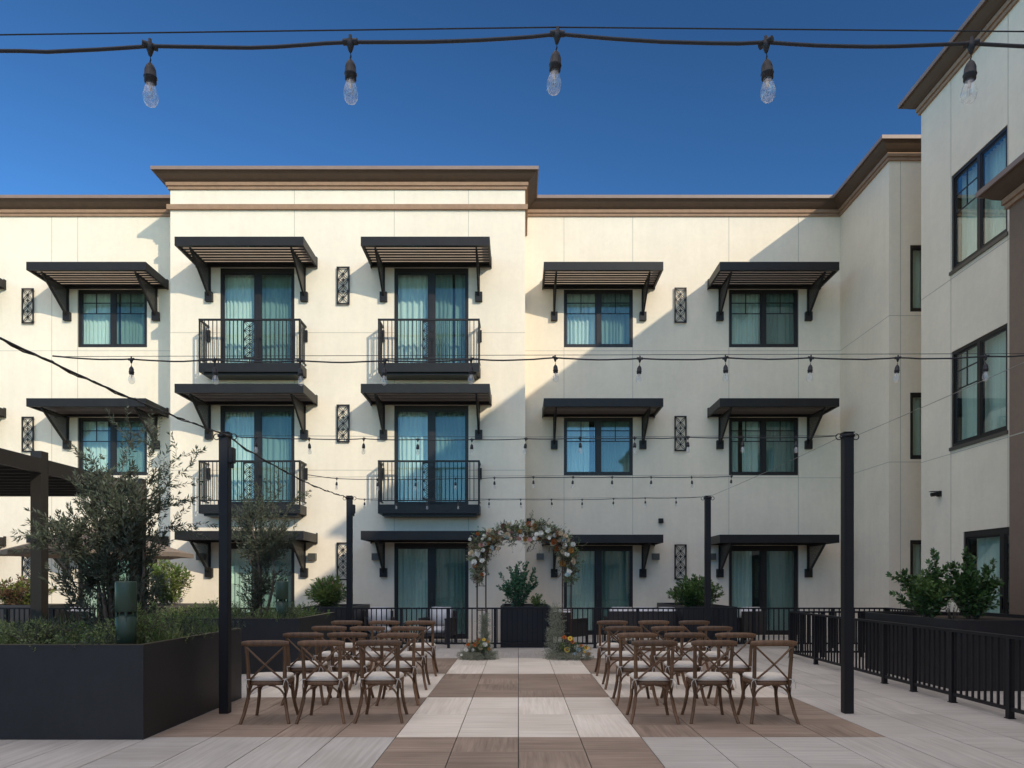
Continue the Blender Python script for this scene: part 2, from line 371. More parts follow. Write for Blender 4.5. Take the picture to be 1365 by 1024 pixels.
# ------------------------------------------------------------------ kits: windows, doors, awnings, balconies, grilles
def curtain_mesh(w_, h, seed, gap=(.5, .0)):
    r = random.Random(seed); mb = MB(); c, g_ = gap[0] * w_, gap[1] / 2
    for x0, x1 in ((0, c - g_), (c + g_ + .004, w_)):
        n = int((x1 - x0) / .012); ph = r.random() * 6; vs = []; fs = []
        for i in range(n + 1):
            x = x0 + i * (x1 - x0) / n; ph += .012 / .125 * 2 * math.pi * (1 + .3 * math.sin(x * 5 + seed) + .25 * math.sin(x * 13 + seed))
            am = .040 + .016 * math.sin(x * 9 + seed)
            for k, z in enumerate((0, h * .35, h * .7, h)):
                vs.append((x + .006 * math.sin(k * 2 + x * 7), am * (1.15 - .1 * k) * math.sin(ph + .12 * k * math.sin(x * 4)) + .005 * r.random(), z))
            if i:
                o = (i - 1) * 4
                fs += [(o + q, o + 4 + q, o + 5 + q, o + 1 + q) for q in range(3)]
        mb.add(vs, fs, 'curtain', True)
    return mb.mesh('curtain')
def pane_mesh(x0, x1, z0, z1, m):
    mb = MB(); mb.box(x0, x1, -.006, .006, z0, z1, m); return mb.mesh('pane')
def opening_kit(name, w_, h, grid, door=False, seed=1, fw=.055, sill=False, dark_right=True, trim='frame', gap=(.5, .0)):
    """origin at bottom-left of opening in wall plane"""
    mb = MB(); y0, y1 = .02, .12
    mb.box(0, w_, y0, y1, 0, .07 if not door else .09, trim); mb.box(0, w_, y0, y1, h - (.065 if not door else .12), h, trim)
    mb.box(0, fw, y0 - .002, y1 + .002, .07, h - .065, trim); mb.box(w_ - fw, w_, y0 - .002, y1 + .002, .07, h - .065, trim)
    c = w_ / 2; mw = .05 if not door else .065
    zb = .07 if not door else .09; zt = h - (.065 if not door else .12)
    mb.box(c - mw, c + mw, y0 + .003, y1 - .003, zb, zt, trim)
    sw = .038
    subs = []
    for k, (a, b) in enumerate(((fw, c - mw), (c + mw, w_ - fw))):
        ya, yb = (.045, .085) if k == 0 else (.035, .075)
        mb.box(a, a + sw, ya, yb, zb, zt, 'frame'); mb.box(b - sw, b, ya, yb, zb, zt, 'frame')
        mb.box(a + sw, b - sw, ya + .002, yb - .002, zb, zb + sw, 'frame'); mb.box(a + sw, b - sw, ya + .002, yb - .002, zt - sw, zt, 'frame')
        if grid and (k == 0 or grid == 2):
            mid = (a + b) / 2; g0 = zt - (zt - zb) * .40; g1 = zt - (zt - zb) * .20
            for z in (g0, g1): mb.box(a + sw, b - sw, ya + .012, yb - .012, z - .013, z + .013, 'frame')
            mb.box(mid - .012, mid + .012, ya + .01, yb - .01, g0, zt - sw, 'frame')
        yg = (ya + yb) / 2
        subs.append(('pane', pane_mesh(a + sw, b - sw, zb + sw, zt - sw, 'screen' if (k and dark_right) else 'pane'), (0, yg, 0), []))
    if door:
        hb = MB(); hb.box(c - .02, c + .02, .0, .022, 1.0, 1.22, 'handle'); subs.append(('handle', hb.mesh('handle'), (0, 0, 0), []))
    if sill: 
        sb = MB(); sb.box(-.03, w_ + .03, -.035, .06, -.07, -.002, 'wallight'); subs.append(('sill', sb.mesh('sill'), (0, 0, 0), []))
    subs.append(('curtain', curtain_mesh(w_ * (.985), h - .02, seed, gap), (.008, .25, .01), []))
    return (name, mb.mesh(name), (0, 0, 0), subs)

AW = 3.2; AD = 1.25
def awning_kit():
    fr = MB(); h = .22; t = .05
    fr.box(-AW / 2, AW / 2, -AD, -AD + t, 0, h, 'metal')
    fr.box(-AW / 2, -AW / 2 + t, -AD + t, -.0, .002, h - .002, 'metal'); fr.box(AW / 2 - t, AW / 2, -AD + t, -.0, .002, h - .002, 'metal')
    fr.box(-AW / 2 + t, AW / 2 - t, -.10, -.0, .0, h - .004, 'metal')
    fr.box(-AW / 2 - .004, -AW / 2 + .02, -AD * .0 - .09, 0, -.03, h + .03, 'metal'); fr.box(AW / 2 - .02, AW / 2 + .004, -.09, 0, -.03, h + .03, 'metal')
    sl = MB(); p = (AD - .15 - t) / 7
    for k in range(7):
        y = -AD + t + .015 + k * p
        sl.box(-AW / 2 + t + .002, AW / 2 - t - .002, y + p - .022, y + p - .002, .062, .155, 'slat'); sl.box(-AW / 2 + t + .002, AW / 2 - t - .002, y + p - .062, y + p - .001, .048, .0615, 'metal')
    subs = [('slats', sl.mesh('slats'), (0, 0, 0), [])]
    for sgn in (-1, 1):
        b = MB(); x = sgn * (AW / 2 - .34); D = .9
        a0 = Vector((x, -AD + .12, -.02)); a1 = Vector((x, -.09, -D + .12))
        b.bar(a0, a1, .045, .05, 'metal'); b.box(x - .022, x + .022, -AD + .1, -.07, -.05, -.002, 'metal')
        b.box(x - .03, x + .03, -.065, -.0, -D + .05, -.003, 'metal')
        b.add([(x - .004, -AD + .14, -.03), (x - .004, -.05, -.03), (x - .004, -.05, -D + .12), (x + .004, -AD + .14, -.03), (x + .004, -.05, -.03), (x + .004, -.05, -D + .12)],
              [(0, 1, 2), (5, 4, 3), (0, 2, 5, 3), (0, 3, 4, 1), (1, 4, 5, 2)], 'perf')
        f = MB(); f.box(x - .095, x + .095, -.11, -.0, -D - .02, -D + .22, 'metal')
        subs.append(('bracket', b.mesh('bracket'), (0, 0, 0), [('foot_block', f.mesh('foot_block'), (0, 0, 0), [])]))
    return ('awning', fr.mesh('awning'), (0, 0, 0), subs)

def lattice(mb, x0, x1, z0, z1, y, m, n=3, ft=.03, dp=.02):
    mb.box(x0, x0 + ft, y, y + dp, z0, z1, m); mb.box(x1 - ft, x1, y, y + dp, z0, z1, m)
    mb.box(x0 + ft, x1 - ft, y + .001, y + dp - .001, z0, z0 + ft, m); mb.box(x0 + ft, x1 - ft, y + .001, y + dp - .001, z1 - ft, z1, m)
    w_ = x1 - x0 - 2 * ft; hh = (z1 - z0 - 2 * ft) / n; xm = (x0 + x1) / 2; t = .020
    for k in range(n):
        a = z0 + ft + k * hh; zc = a + hh / 2
        mb.bar((x0 + ft, y + dp / 2, a), (x1 - ft, y + dp / 2, a + hh), dp * .7, t, m, up=(0, 1, 0)) if False else None
        for s in (-1, 1):
            # arcs of four petals: two bowed strips per diagonal
            for bow in (-1, 1):
                pts = []
                for i in range(7):
                    q = i / 6; px_ = -w_ / 2 + w_ * q; pz = s * (-hh / 2 + hh * q); o = bow * .085 * w_ * 2 * math.sin(math.pi * q) * (abs(math.cos(math.pi * q)) * .9 + .12)
                    L_ = math.hypot(w_, hh); nx, nz = -s * hh / L_, w_ / L_
                    pts.append((xm + px_ + nx * o, y + dp / 2, zc + pz + nz * o))
                for p_, q_ in zip(pts, pts[1:]): mb.bar(p_, q_, t * .62, dp * .6, m, up=(0, 1, 0))
        r = .028
        mb.add([(xm - r * 1.3, y + .002, zc), (xm, y + .002, zc - r * 1.3), (xm + r * 1.3, y + .002, zc), (xm, y + .002, zc + r * 1.3),
                (xm - r * 1.3, y + dp - .002, zc), (xm, y + dp - .002, zc - r * 1.3), (xm + r * 1.3, y + dp - .002, zc), (xm, y + dp - .002, zc + r * 1.3)],
               [(0, 1, 2, 3), (7, 6, 5, 4), (0, 4, 5, 1), (1, 5, 6, 2), (2, 6, 7, 3), (3, 7, 4, 0)], m)
        for zz in (a,):
            if k: mb.box(xm - .05, xm + .05, y + .003, y + dp - .003, zz - .012, zz + .012, m); mb.box(xm - .012, xm + .012, y + .0035, y + dp - .0035, zz - .05, zz + .05, m)
            if k:
                for sx in (x0 + ft, x1 - ft - .035): mb.box(sx, sx + .035, y + .003, y + dp - .003, zz - .022, zz + .022, m)

def grille_kit():
    mb = MB(); lattice(mb, -.172, .172, -.5, .5, -.065, 'metal', n=3, ft=.036, dp=.024)
    for z in (-.44, .44):
        for x in (-.15, .15): mb.box(x - .01, x + .01, -.04, 0, z - .01, z + .01, 'metal')
    return ('wall_grille', mb.mesh('wall_grille'), (0, 0, 0), [])

BW = 2.62; BD = .56
def balcony_kit():
    """origin: wall plane, centre, slab top"""
    s = MB(); s.box(-BW / 2, BW / 2, -BD, -.0, -.23, 0, 'metal'); s.box(-BW / 2 + .1, BW / 2 - .1, -BD + .08, -.003, -.29, -.231, 'metal')
    r = MB(); H = 1.14; t = .04
    for x in (-BW / 2 + t / 2, BW / 2 - t / 2):
        r.box(x - t / 2, x + t / 2, -BD, -BD + t, 0.001, H - .04, 'metal')
        r.box(x - t / 2 - .002, x + t / 2 + .002, -BD - .003, -.0, H - .045, H, 'metal')
        r.box(x - t / 2 + .003, x + t / 2 - .003, -BD + t, -.0, .09, .12, 'metal')
        for k in range(4): yy = -BD + t + .1 * (k + 1) - .01; r.box(x - .01, x + .01, yy, yy + .02, .12, H - .045, 'metal')
        r.box(x - .05, x + .05, -.06, 0, H - .42, H - .12, 'metal')
    r.box(-BW / 2 + t, BW / 2 - t, -BD - .001, -BD + t + .001, H - .045, H, 'metal')
    r.box(-BW / 2 + t, BW / 2 - t, -BD + .006, -BD + t - .006, .09, .12, 'metal')
    n = 24; st = (BW - 2 * t) / n
    for k in range(1, n):
        x = -BW / 2 + t + st * k
        if abs(x) < .19: continue
        r.box(x - .009, x + .009, -BD + .011, -BD + .029, .12, H - .045, 'metal')
    for x in (-BW / 2 + .5, 0, BW / 2 - .5): r.box(x - .012, x + .012, -BD + .008, -BD + .032, 0, .09, 'metal')
    o = MB(); lattice(o, -.17, .17, .125, H - .05, -BD + .008, 'metal', n=4, ft=.03, dp=.022)
    return ('balcony', s.mesh('balcony'), (0, 0, 0), [('railing', r.mesh('railing'), (0, 0, 0), []), ('ornamental_panel', o.mesh('ornamental_panel'), (0, 0, 0), [])])

def wall_light_mesh():
    m = MB(); m.box(-.10, .10, -.14, 0, -.09, .09, 'wallight'); m.box(-.08, .08, -.12, -.02, -.095, -.091, 'f_cream'); return m.mesh('wall_light')

P = 3.65; TOP = [2.57, 2.57 + P, 2.57 + 2 * P]     # opening heads
YB, YC = 20.4, 19.0
K_win = [opening_kit('window', 1.97, 1.65, 2, seed=s, gap=g) for s, g in ((3, (.5, .02)), (8, (.42, .16)), (13, (.55, .05)), (19, (.2, .1)))]
K_bdoor = [opening_kit('balcony_door', 1.97, 2.68, 0, True, seed=s, gap=g) for s, g in ((5, (.5, .05)), (6, (.47, .14)), (7, (.52, .0)), (9, (.8, .07)))]
K_gdoor = opening_kit('patio_door', 1.97, 2.55, 0, True, seed=11, gap=(.44, .26))
K_gdoor2 = opening_kit('patio_door', 1.97, 2.55, 0, True, seed=17, gap=(.5, .07))
K_nwin = opening_kit('narrow_window', .95, 1.65, 0, seed=2)
K_rwin = opening_kit('window', 1.74, 2.02, 1, seed=9, sill=True, dark_right=False)
K_rdoor = opening_kit('patio_door', 2.3, 2.55, 0, True, seed=4, dark_right=False)
K_aw = awning_kit(); K_gr = grille_kit(); K_bal = balcony_kit(); ME_wl = wall_light_mesh()

# ------------------------------------------------------------------ the hotel block across the back
H1 = thing('hotel_building', 'cream three-storey hotel block across the back with awnings and four balconies', 'building', (0, 20.4, 0))
OFF = Vector((0, 20.4, 0))
def h1(kit, x, y, z, rz=0, **kw): return inst(kit, H1, Vector((x, y, z)) - OFF, rz, **kw)
def h1m(name, mesh, x, y, z, rz=0): return obj(name, mesh, H1, Vector((x, y, z)) - OFF, rz)
ZW = 12.0
left_c = [-11.57, -16.2]; cen_c = [-6.93, -2.31]; right_c = [2.28, 6.99]
def winholes(cs, u0, ground=True):
    hs = []
    for c in cs:
        for k in (1, 2): hs.append((c - .985 - u0, c + .985 - u0, TOP[k] - 1.65, TOP[k]))
        hs.append((c - .985 - u0, c + .985 - u0, TOP[0] - 2.55, TOP[0]))
    return hs
jh = [TOP[2] - 1.75, TOP[1] - 1.72]
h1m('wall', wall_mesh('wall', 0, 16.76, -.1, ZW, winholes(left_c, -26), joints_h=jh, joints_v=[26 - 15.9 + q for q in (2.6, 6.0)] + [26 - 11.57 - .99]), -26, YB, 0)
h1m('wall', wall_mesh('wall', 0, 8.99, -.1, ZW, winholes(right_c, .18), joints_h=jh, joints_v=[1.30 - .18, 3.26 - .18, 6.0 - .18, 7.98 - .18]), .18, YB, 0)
hs = []
for c in cen_c:
    for k in (1, 2): hs.append((c - .985 + 9.24, c + .985 + 9.24, TOP[k] - 2.68, TOP[k]))
    hs.append((c - .985 + 9.24, c + .985 + 9.24, TOP[0] - 2.55, TOP[0]))
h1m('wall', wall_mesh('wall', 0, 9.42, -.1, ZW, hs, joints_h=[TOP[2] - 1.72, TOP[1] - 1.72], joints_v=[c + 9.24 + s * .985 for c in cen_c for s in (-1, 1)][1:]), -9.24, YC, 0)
sd_ = MB()
sd_.add([(-9.24, 19, -.1), (-9.24, 20.4, -.1), (-9.24, 20.4, ZW), (-9.24, 19, ZW)], [(0, 3, 2, 1)], 'stucco')
sd_.add([(.18, 19, -.1), (.18, 20.4, -.1), (.18, 20.4, ZW), (.18, 19, ZW)], [(0, 1, 2, 3)], 'stucco')
me = sd_.mesh('wall'); h1m('wall', me, 0, 0, 0)
# right return: faces -x, u runs from y=20.4 towards the camera
h1m('wall', wall_mesh('wall', 0, 2.7, -.1, ZW, [], joints_h=jh), 9.17, YB, 0, R(-90))
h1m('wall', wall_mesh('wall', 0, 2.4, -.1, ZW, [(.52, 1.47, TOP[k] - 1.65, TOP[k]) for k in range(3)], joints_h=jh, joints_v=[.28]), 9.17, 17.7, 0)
for k in range(3): h1(K_nwin, 9.69, 17.7, TOP[k] - 1.65)
# body behind the facades
b = MB()
b.add([(-26, 20.4, -.1), (-26, 34, -.1), (-26, 34, ZW), (-26, 20.4, ZW)], [(0, 3, 2, 1)], 'stucco')
b.add([(-26, 34, -.1), (11.57, 34, -.1), (11.57, 34, ZW), (-26, 34, ZW)], [(0, 3, 2, 1)], 'stucco')
b.add([(11.57, 17.7, -.1), (11.57, 34, -.1), (11.57, 34, ZW), (11.57, 17.7, ZW)], [(0, 1, 2, 3)], 'stucco')
h1m('wall', b, 0, 0, 0)
PATH1 = [(-26, 34), (-26, 20.4), (-9.24, 20.4), (-9.24, 19), (.18, 19), (.18, 20.4), (9.17, 20.4), (9.17, 17.7), (11.57, 17.7), (11.57, 34), (-26, 34)]
PROF = [(0, -.02), (.05, -.02), (.05, .05), (.035, .055), (.085, .06), (.085, .15), (.07, .155)]
PCOVE = [(.07, .1555), (.10, .157), (.16, .195), (.23, .255), (.29, .318), (.32, .325), (.32, .345)]
PCAP = [(.10, .341), (.30, .341), (.35, .331), (.35, .42), (-.3, .45), (-.3, .3)]
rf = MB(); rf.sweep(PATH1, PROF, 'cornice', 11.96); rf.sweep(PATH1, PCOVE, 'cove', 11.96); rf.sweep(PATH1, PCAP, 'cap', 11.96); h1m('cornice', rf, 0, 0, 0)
bd = MB(); bd.sweep([(-9.24, 20.4), (-9.24, 19), (.18, 19), (.18, 20.4)], [(0, 11.40), (.07, 11.40), (.07, 11.53), (.0, 11.56)], 'cornice'); h1m('string_course', bd, 0, 0, 0)
r_ = MB(); r_.box(-25.9, 11.5, 20.45, 33.9, 11.9, 12.1, 'cap'); r_.box(-9.2, .14, 19.04, 20.44, 11.9, 12.1, 'cap'); r_.box(9.21, 11.5, 17.74, 20.44, 11.9, 12.1, 'cap'); h1m('roof', r_, 0, 0, 0)
for i, c in enumerate(left_c + right_c):
    for k in (1, 2): h1(K_win[(i * 2 + k) % 4], c - .985, YB, TOP[k] - 1.65)
    h1(K_gdoor if i % 2 else K_gdoor2, c - .985, YB, TOP[0] - 2.55)
    for k in range(3): h1(K_aw, c, YB, TOP[k] + .01)
for i, c in enumerate(cen_c):
    for k in (1, 2):
        h1(K_bdoor[i * 2 + k - 1], c - .985, YC, TOP[k] - 2.68); h1(K_bal, c, YC, TOP[k] - 2.69)
    h1(K_gdoor2 if i else K_gdoor, c - .985, YC, TOP[0] - 2.55)
    for k in range(3): h1(K_aw, c, YC, TOP[k] + .01)
for k in range(3):
    z = 9.35 - (2 - k) * P
    h1(K_gr, -4.64, YC, z + .03); h1(K_gr, -13.95, YB, z + .03); h1(K_gr, 4.61, YB, z + .05)
for x, y, z in ((-5.45, YC, 2.2), (-3.77, YC, 2.2), (-8.4, YC, 2.2), (3.9, YB, 2.25), (5.5, YB, 2.25), (.62, YB, 2.25)): obj('wall_light', ME_wl, H1, Vector((x, y, z)) - OFF)
sc = MB(); sc.box(-.065, .065, -.12, 0, -.065, .065, 'metal')
me = bevel_mesh(sc.mesh('wall_box'), .008, 1)
for x, y, z in ((.30, YB, 3.27), (4.05, YB, 3.27)): obj('wall_box', me, H1, Vector((x, y, z)) - OFF)

# ------------------------------------------------------------------ the wing along the right and behind the camera
H2 = thing('hotel_wing', 'nearer hotel wing along the right edge with large windows and a brown stucco volume', 'building', (9.17, 10, 0))
O2 = Vector((9.17, 10, 0))
def h2(kit, x, y, z, rz=0): return inst(kit, H2, Vector((x, y, z)) - O2, rz)
def h2m(name, mesh, x, y, z, rz=0): return obj(name, mesh, H2, Vector((x, y, z)) - O2, rz)
Y0 = 16.29; ya = 15.16
hs = []
for yy, w_ in ((15.16, 1.74), (8.5, 1.74), (4.2, 1.74), (-.5, 1.74), (-5.5, 1.74)):
    hs += [(Y0 - yy, Y0 - yy + w_, 8.10, 10.12), (Y0 - yy, Y0 - yy + w_, 4.38, 6.40)]
hs.append((Y0 - 14.75, Y0 - 14.75 + 2.3, .02, 2.57))
h2m('wall', wall_mesh('wall', 0, 38.3, -.1, 12.2, hs, joints_h=[7.95, 4.25], joints_v=[Y0 - 15.17, Y0 - 13.4]), 9.17, Y0, 0, R(-90))
for yy in (15.16, 8.5, 4.2, -.5, -5.5):
    h2(K_rwin, 9.17, yy, 8.10, R(-90)); h2(K_rwin, 9.17, yy, 4.38, R(-90))
h2(K_rdoor, 9.17, 14.75, .02, R(-90))
b = MB()
b.add([(9.17, Y0, -.1), (11.57, Y0, -.1), (11.57, Y0, 12.2), (9.17, Y0, 12.2)], [(0, 3, 2, 1)], 'stucco')
b.add([(11.57, Y0, -.1), (11.57, 17.7, -.1), (11.57, 17.7, 12.2), (11.57, Y0, 12.2)], [(0, 1, 2, 3)], 'stucco')
b.box(9.18, 22, -22, 16.2, 12.0, 12.2, 'cap')
# raised parapet between y=0.4 and 11.4
b.box(9.17 - .006, 12, .4, 11.4, 12.19, 12.85, 'stucco')
h2m('wall', b, 0, 0, 0)
c2 = MB()
def eave_left(path, zt, zs=1.0):
    # outside on the left of travel: reverse the path
    p = path[::-1]
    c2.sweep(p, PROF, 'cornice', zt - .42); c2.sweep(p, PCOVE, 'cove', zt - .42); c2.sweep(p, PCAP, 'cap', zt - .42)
eave_left([(9.17, 11.42), (9.17, Y0), (11.6, Y0)], 12.62)
eave_left([(12, .4), (9.17, .4), (9.17, 11.4), (12, 11.4)], 13.20)
eave_left([(9.17, -22), (9.17, .38)], 12.13)
eave_left([(-20, -12), (9.16, -12)], 4.7)
h2m('cornice', c2, 0, 0, 0)
w2 = MB(); w2.box(9.172, 11, 11.41, Y0 - .01, 12.19, 12.22, 'stucco'); 
s_ = wall_mesh('wall', 0, 29.1, -.1, 4.4, [(x, x + 1.97, .02, 2.57) for x in (2.5, 7.1, 11.7, 16.3, 20.9)])
h2m('wall', s_, 9.165, -12, 0, R(180))
for x in (2.5, 7.1, 11.7, 16.3, 20.9):
    h2(K_aw, 9.165 - x - .985, -12, TOP[0] + .01, R(180)); h2(K_gdoor, 9.165 - x, -12, .02, R(180))
b = MB(); b.box(-20, 9.1, -18, -12.8, -.1, 4.35, 'stucco'); b.box(-20, 9.1, -12.8, -12.02, 4.1, 4.36, 'stucco')
h2m('wall', b, 0, 0, 0)
# brown two-storey volume
b = MB(); b.box(8.3, 9.16, 2.0, 12.1, -.1, 7.9, 'brownwall')
b.box(8.296, 8.31, 2, 12.1, 3.99, 4.01, 'joint')
h2m('brown_volume', b, 0, 0, 0)
c3 = MB(); p = [(9.16, 2.0), (8.3, 2.0), (8.3, 12.1), (9.16, 12.1)][::-1]
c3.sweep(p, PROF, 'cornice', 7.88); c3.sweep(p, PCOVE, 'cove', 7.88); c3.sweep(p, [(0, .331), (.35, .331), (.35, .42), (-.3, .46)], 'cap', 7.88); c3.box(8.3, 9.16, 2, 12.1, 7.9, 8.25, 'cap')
h2m('brown_cornice', c3, 0, 0, 0)
cm = MB(); cm.box(-.05, .05, -.06, 0, -.06, .06, 'metal'); cm.tube([(0, -.06, 0), (0, -.2, -.02)], .045, 'metal', 10); cm.box(-.06, .06, -.22, -.08, .045, .055, 'metal')
obj('security_camera', cm, H2, Vector((9.17, 15.55, 3.45)) - O2, R(-90))

# ------------------------------------------------------------------ railings
FH = .94
def fence(name, a, b, label, posts, group='black metal railings'):
    a = Vector(a); b = Vector(b); L = (b - a).length; d = (b - a) / L; rz = math.atan2(d.y, d.x)
    o = thing(name, label, 'railing', (a.x, a.y, 0), rz, group)
    rl = MB(); rl.box(0, L, -.03, .03, FH - .035, FH, 'iron'); rl.box(0, L, -.015, .015, FH - .115, FH - .09, 'iron') if False else None
    rl.box(0, L, -.018, .018, .09, .13, 'iron')
    obj('rail', rl, o)
    bb = MB(); n = int(L / .117)
    for k in range(n + 1):
        x = (k + .5) * L / (n + 1); bb.box(x - .0115, x + .0115, -.0115, .0115, .13, FH - .035, 'iron')
    obj('balusters', bb, o)
    pm = MB(); pm.box(-.032, .032, -.032, .032, 0, FH - .036, 'iron'); pm.box(-.042, .042, -.042, .042, 0.001, .010, 'iron'); pme = pm.mesh('post')
    for x in posts:
        if 0 <= x <= L: obj('post', pme, o, (x, 0, 0))
    return o
ppx = lambda px, Y: (px - 691) * Y / 954
YF = 16.6
fence('metal_railing', (-17, YF), (8.55, YF), 'long black metal railing across the back of the terrace behind the arch', [ppx(p_, YF) + 17 for p_ in (8, 70, 132, 194, 256, 318, 380, 470, 535, 598, 660, 735, 793, 850, 905, 960, 1005, 1060, 1110, 1180)])
fence('metal_railing', (5.55, 14.6), (5.55, 3.0), 'black metal railing running toward the camera along the right side of the terrace', [.03, 1.25, 2.5, 3.75, 4.55, 5.45, 6.52, 7.9, 9.2, 10.5])
fence('metal_railing', (8.55, YF + .05), (8.55, 13.2), 'short black metal railing in the far right corner before the recessed wall', [0.05, 1.2, 2.4, 3.3])
fence('metal_railing', (5.62, 14.63), (8.4, 14.63), 'black metal railing between the right bushes planter and far corner patio', [.6, 1.4, 2.7])

# ------------------------------------------------------------------ plants
def leaf_verts(p, d, L, W, r, droop=.0):
    d = Vector(d); d.z -= droop; d.normalize()
    s = d.cross(Vector((r.uniform(-1, 1), r.uniform(-1, 1), r.uniform(-1, 1)))); 
    if s.length < 1e-3: s = Vector((1, 0, 0))
    s.normalize(); n = s.cross(d)
    m_ = p + d * L * .45
    return [p, m_ + s * W / 2 + n * W * .18, p + d * L, m_ - s * W / 2 + n * W * .18]
class Foliage:
    def __init__(s, m, stem='twig', seed=1): s.mb = MB(); s.m = m; s.stem = MB(); s.sm = stem; s.r = random.Random(seed)
    def leaf(s, p, d, L, W, droop=0, m=None):
        s.mb.add(leaf_verts(p, d, L, W, s.r, droop), [(0, 1, 2, 3)], m or s.m, False)
    def twig(s, pts, r0, L, W, step, ang=.9, per=2, start=.0, end_tuft=3, stems=True, m=None):
        """leaves in pairs along a polyline"""
        r = s.r; pts = [Vector(p) for p in pts]
        tot = sum((b - a).length for a, b in zip(pts, pts[1:])); acc = 0; nxt = start * tot
        for a, b in zip(pts, pts[1:]):
            l = (b - a).length
            if l < 1e-5: continue
            d = (b - a) / l
            while nxt <= acc + l:
                p = a + d * (nxt - acc)
                for _ in range(per):
                    q = Vector((r.gauss(0, 1), r.gauss(0, 1), r.gauss(0, 1))); q = (q - d * q.dot(d)).normalized()
                    dd = (d * math.cos(ang) + q * math.sin(ang)); k = r.uniform(.7, 1.15)
                    s.leaf(p, dd, L * k, W * k, .1, m)
                nxt += step * r.uniform(.7, 1.3)
            acc += l
        for _ in range(end_tuft):
            dd = (pts[-1] - pts[-2]).normalized() + Vector((r.gauss(0, .35), r.gauss(0, .35), r.gauss(0, .35))); s.leaf(pts[-1], dd, L, W, 0, m)
        if stems:
            n = len(pts); s.stem.tube(pts, [r0 * (1 - .75 * i / (n - 1)) for i in range(n)], s.sm, 4)
    def path(s, a, b, wob, n=5, sag=0):
        a = Vector(a); b = Vector(b); out_ = []
        L = (b - a).length
        o1 = Vector((s.r.gauss(0, wob), s.r.gauss(0, wob), s.r.gauss(0, wob))) * L
        for i in range(n + 1):
            t = i / n; out_.append(a.lerp(b, t) + o1 * math.sin(math.pi * t) + Vector((0, 0, sag * L * math.sin(math.pi * t))))
        return out_

def plant(name, label, cat, group, base, stems, H, spread, L, W, step, leafm, seed, per=2, thick=.006, parts=('foliage', 'stems'), dome=.5, sub=0, mats2=None, flowers=None, start=.15, arms=()):
    """many arching stems from a base patch"""
    r = random.Random(seed); F = Foliage(leafm, seed=seed)
    for i in range(stems):
        th = r.uniform(0, 2 * math.pi); rr = math.sqrt(r.random())
        b0 = Vector((math.cos(th) * spread[0] * .25 * rr, math.sin(th) * spread[1] * .25 * rr, 0))
        h = H * (1 - dome * rr * rr) * r.uniform(.75, 1.05)
        t0 = Vector((math.cos(th) * spread[0] * rr, math.sin(th) * spread[1] * rr, h))
        pts = F.path(b0, t0, .06, 5, .08)
        mm = leafm if not mats2 or r.random() < .65 else mats2
        F.twig(pts, thick, L, W, step, per=per, start=start, m=mm)
        for k in range(sub):
            q = pts[r.randint(2, 4)]; dd = (t0 - b0).normalized() + Vector((r.gauss(0, .6), r.gauss(0, .6), r.gauss(0, .3)))
            F.twig(F.path(q, q + dd.normalized() * H * r.uniform(.15, .32), .05, 3), thick * .5, L, W, step, per=per, m=mm)
    for ax, ay, az in arms:
        e = Vector((ax, ay, az)); pts = F.path((0, 0, .05), e, .05, 6, .04); F.twig(pts, thick * 1.2, L, W, step * .7, per=per, start=.45)
        for k in range(3):
            q = pts[r.randint(3, 5)]; dd = (e.normalized() + Vector((r.gauss(0, .5), r.gauss(0, .4), r.gauss(.1, .3)))).normalized()
            F.twig(F.path(q, q + dd * r.uniform(.12, .24), .05, 3), thick * .5, L, W, step * .7, per=per)
    o = thing(name, label, cat, base, 0, group)
    obj(parts[0], F.mb, o); obj(parts[1], F.stem, o)
    if flowers:
        fm = MB()
        for _ in range(flowers[1]):
            th = r.uniform(0, 6.28); e = r.uniform(.1, 1.2)
            c = Vector((math.cos(th) * math.cos(e) * spread[0] * .95, math.sin(th) * math.cos(e) * spread[1] * .95, H * (.35 + .55 * math.sin(e))))
            for k in range(10): fm.add(leaf_verts(c, Vector((r.gauss(0, 1), r.gauss(0, 1), r.gauss(0, 1))), .045, .035, r), [(0, 1, 2, 3)], flowers[0])
        obj('blossoms', fm, o)
    return o

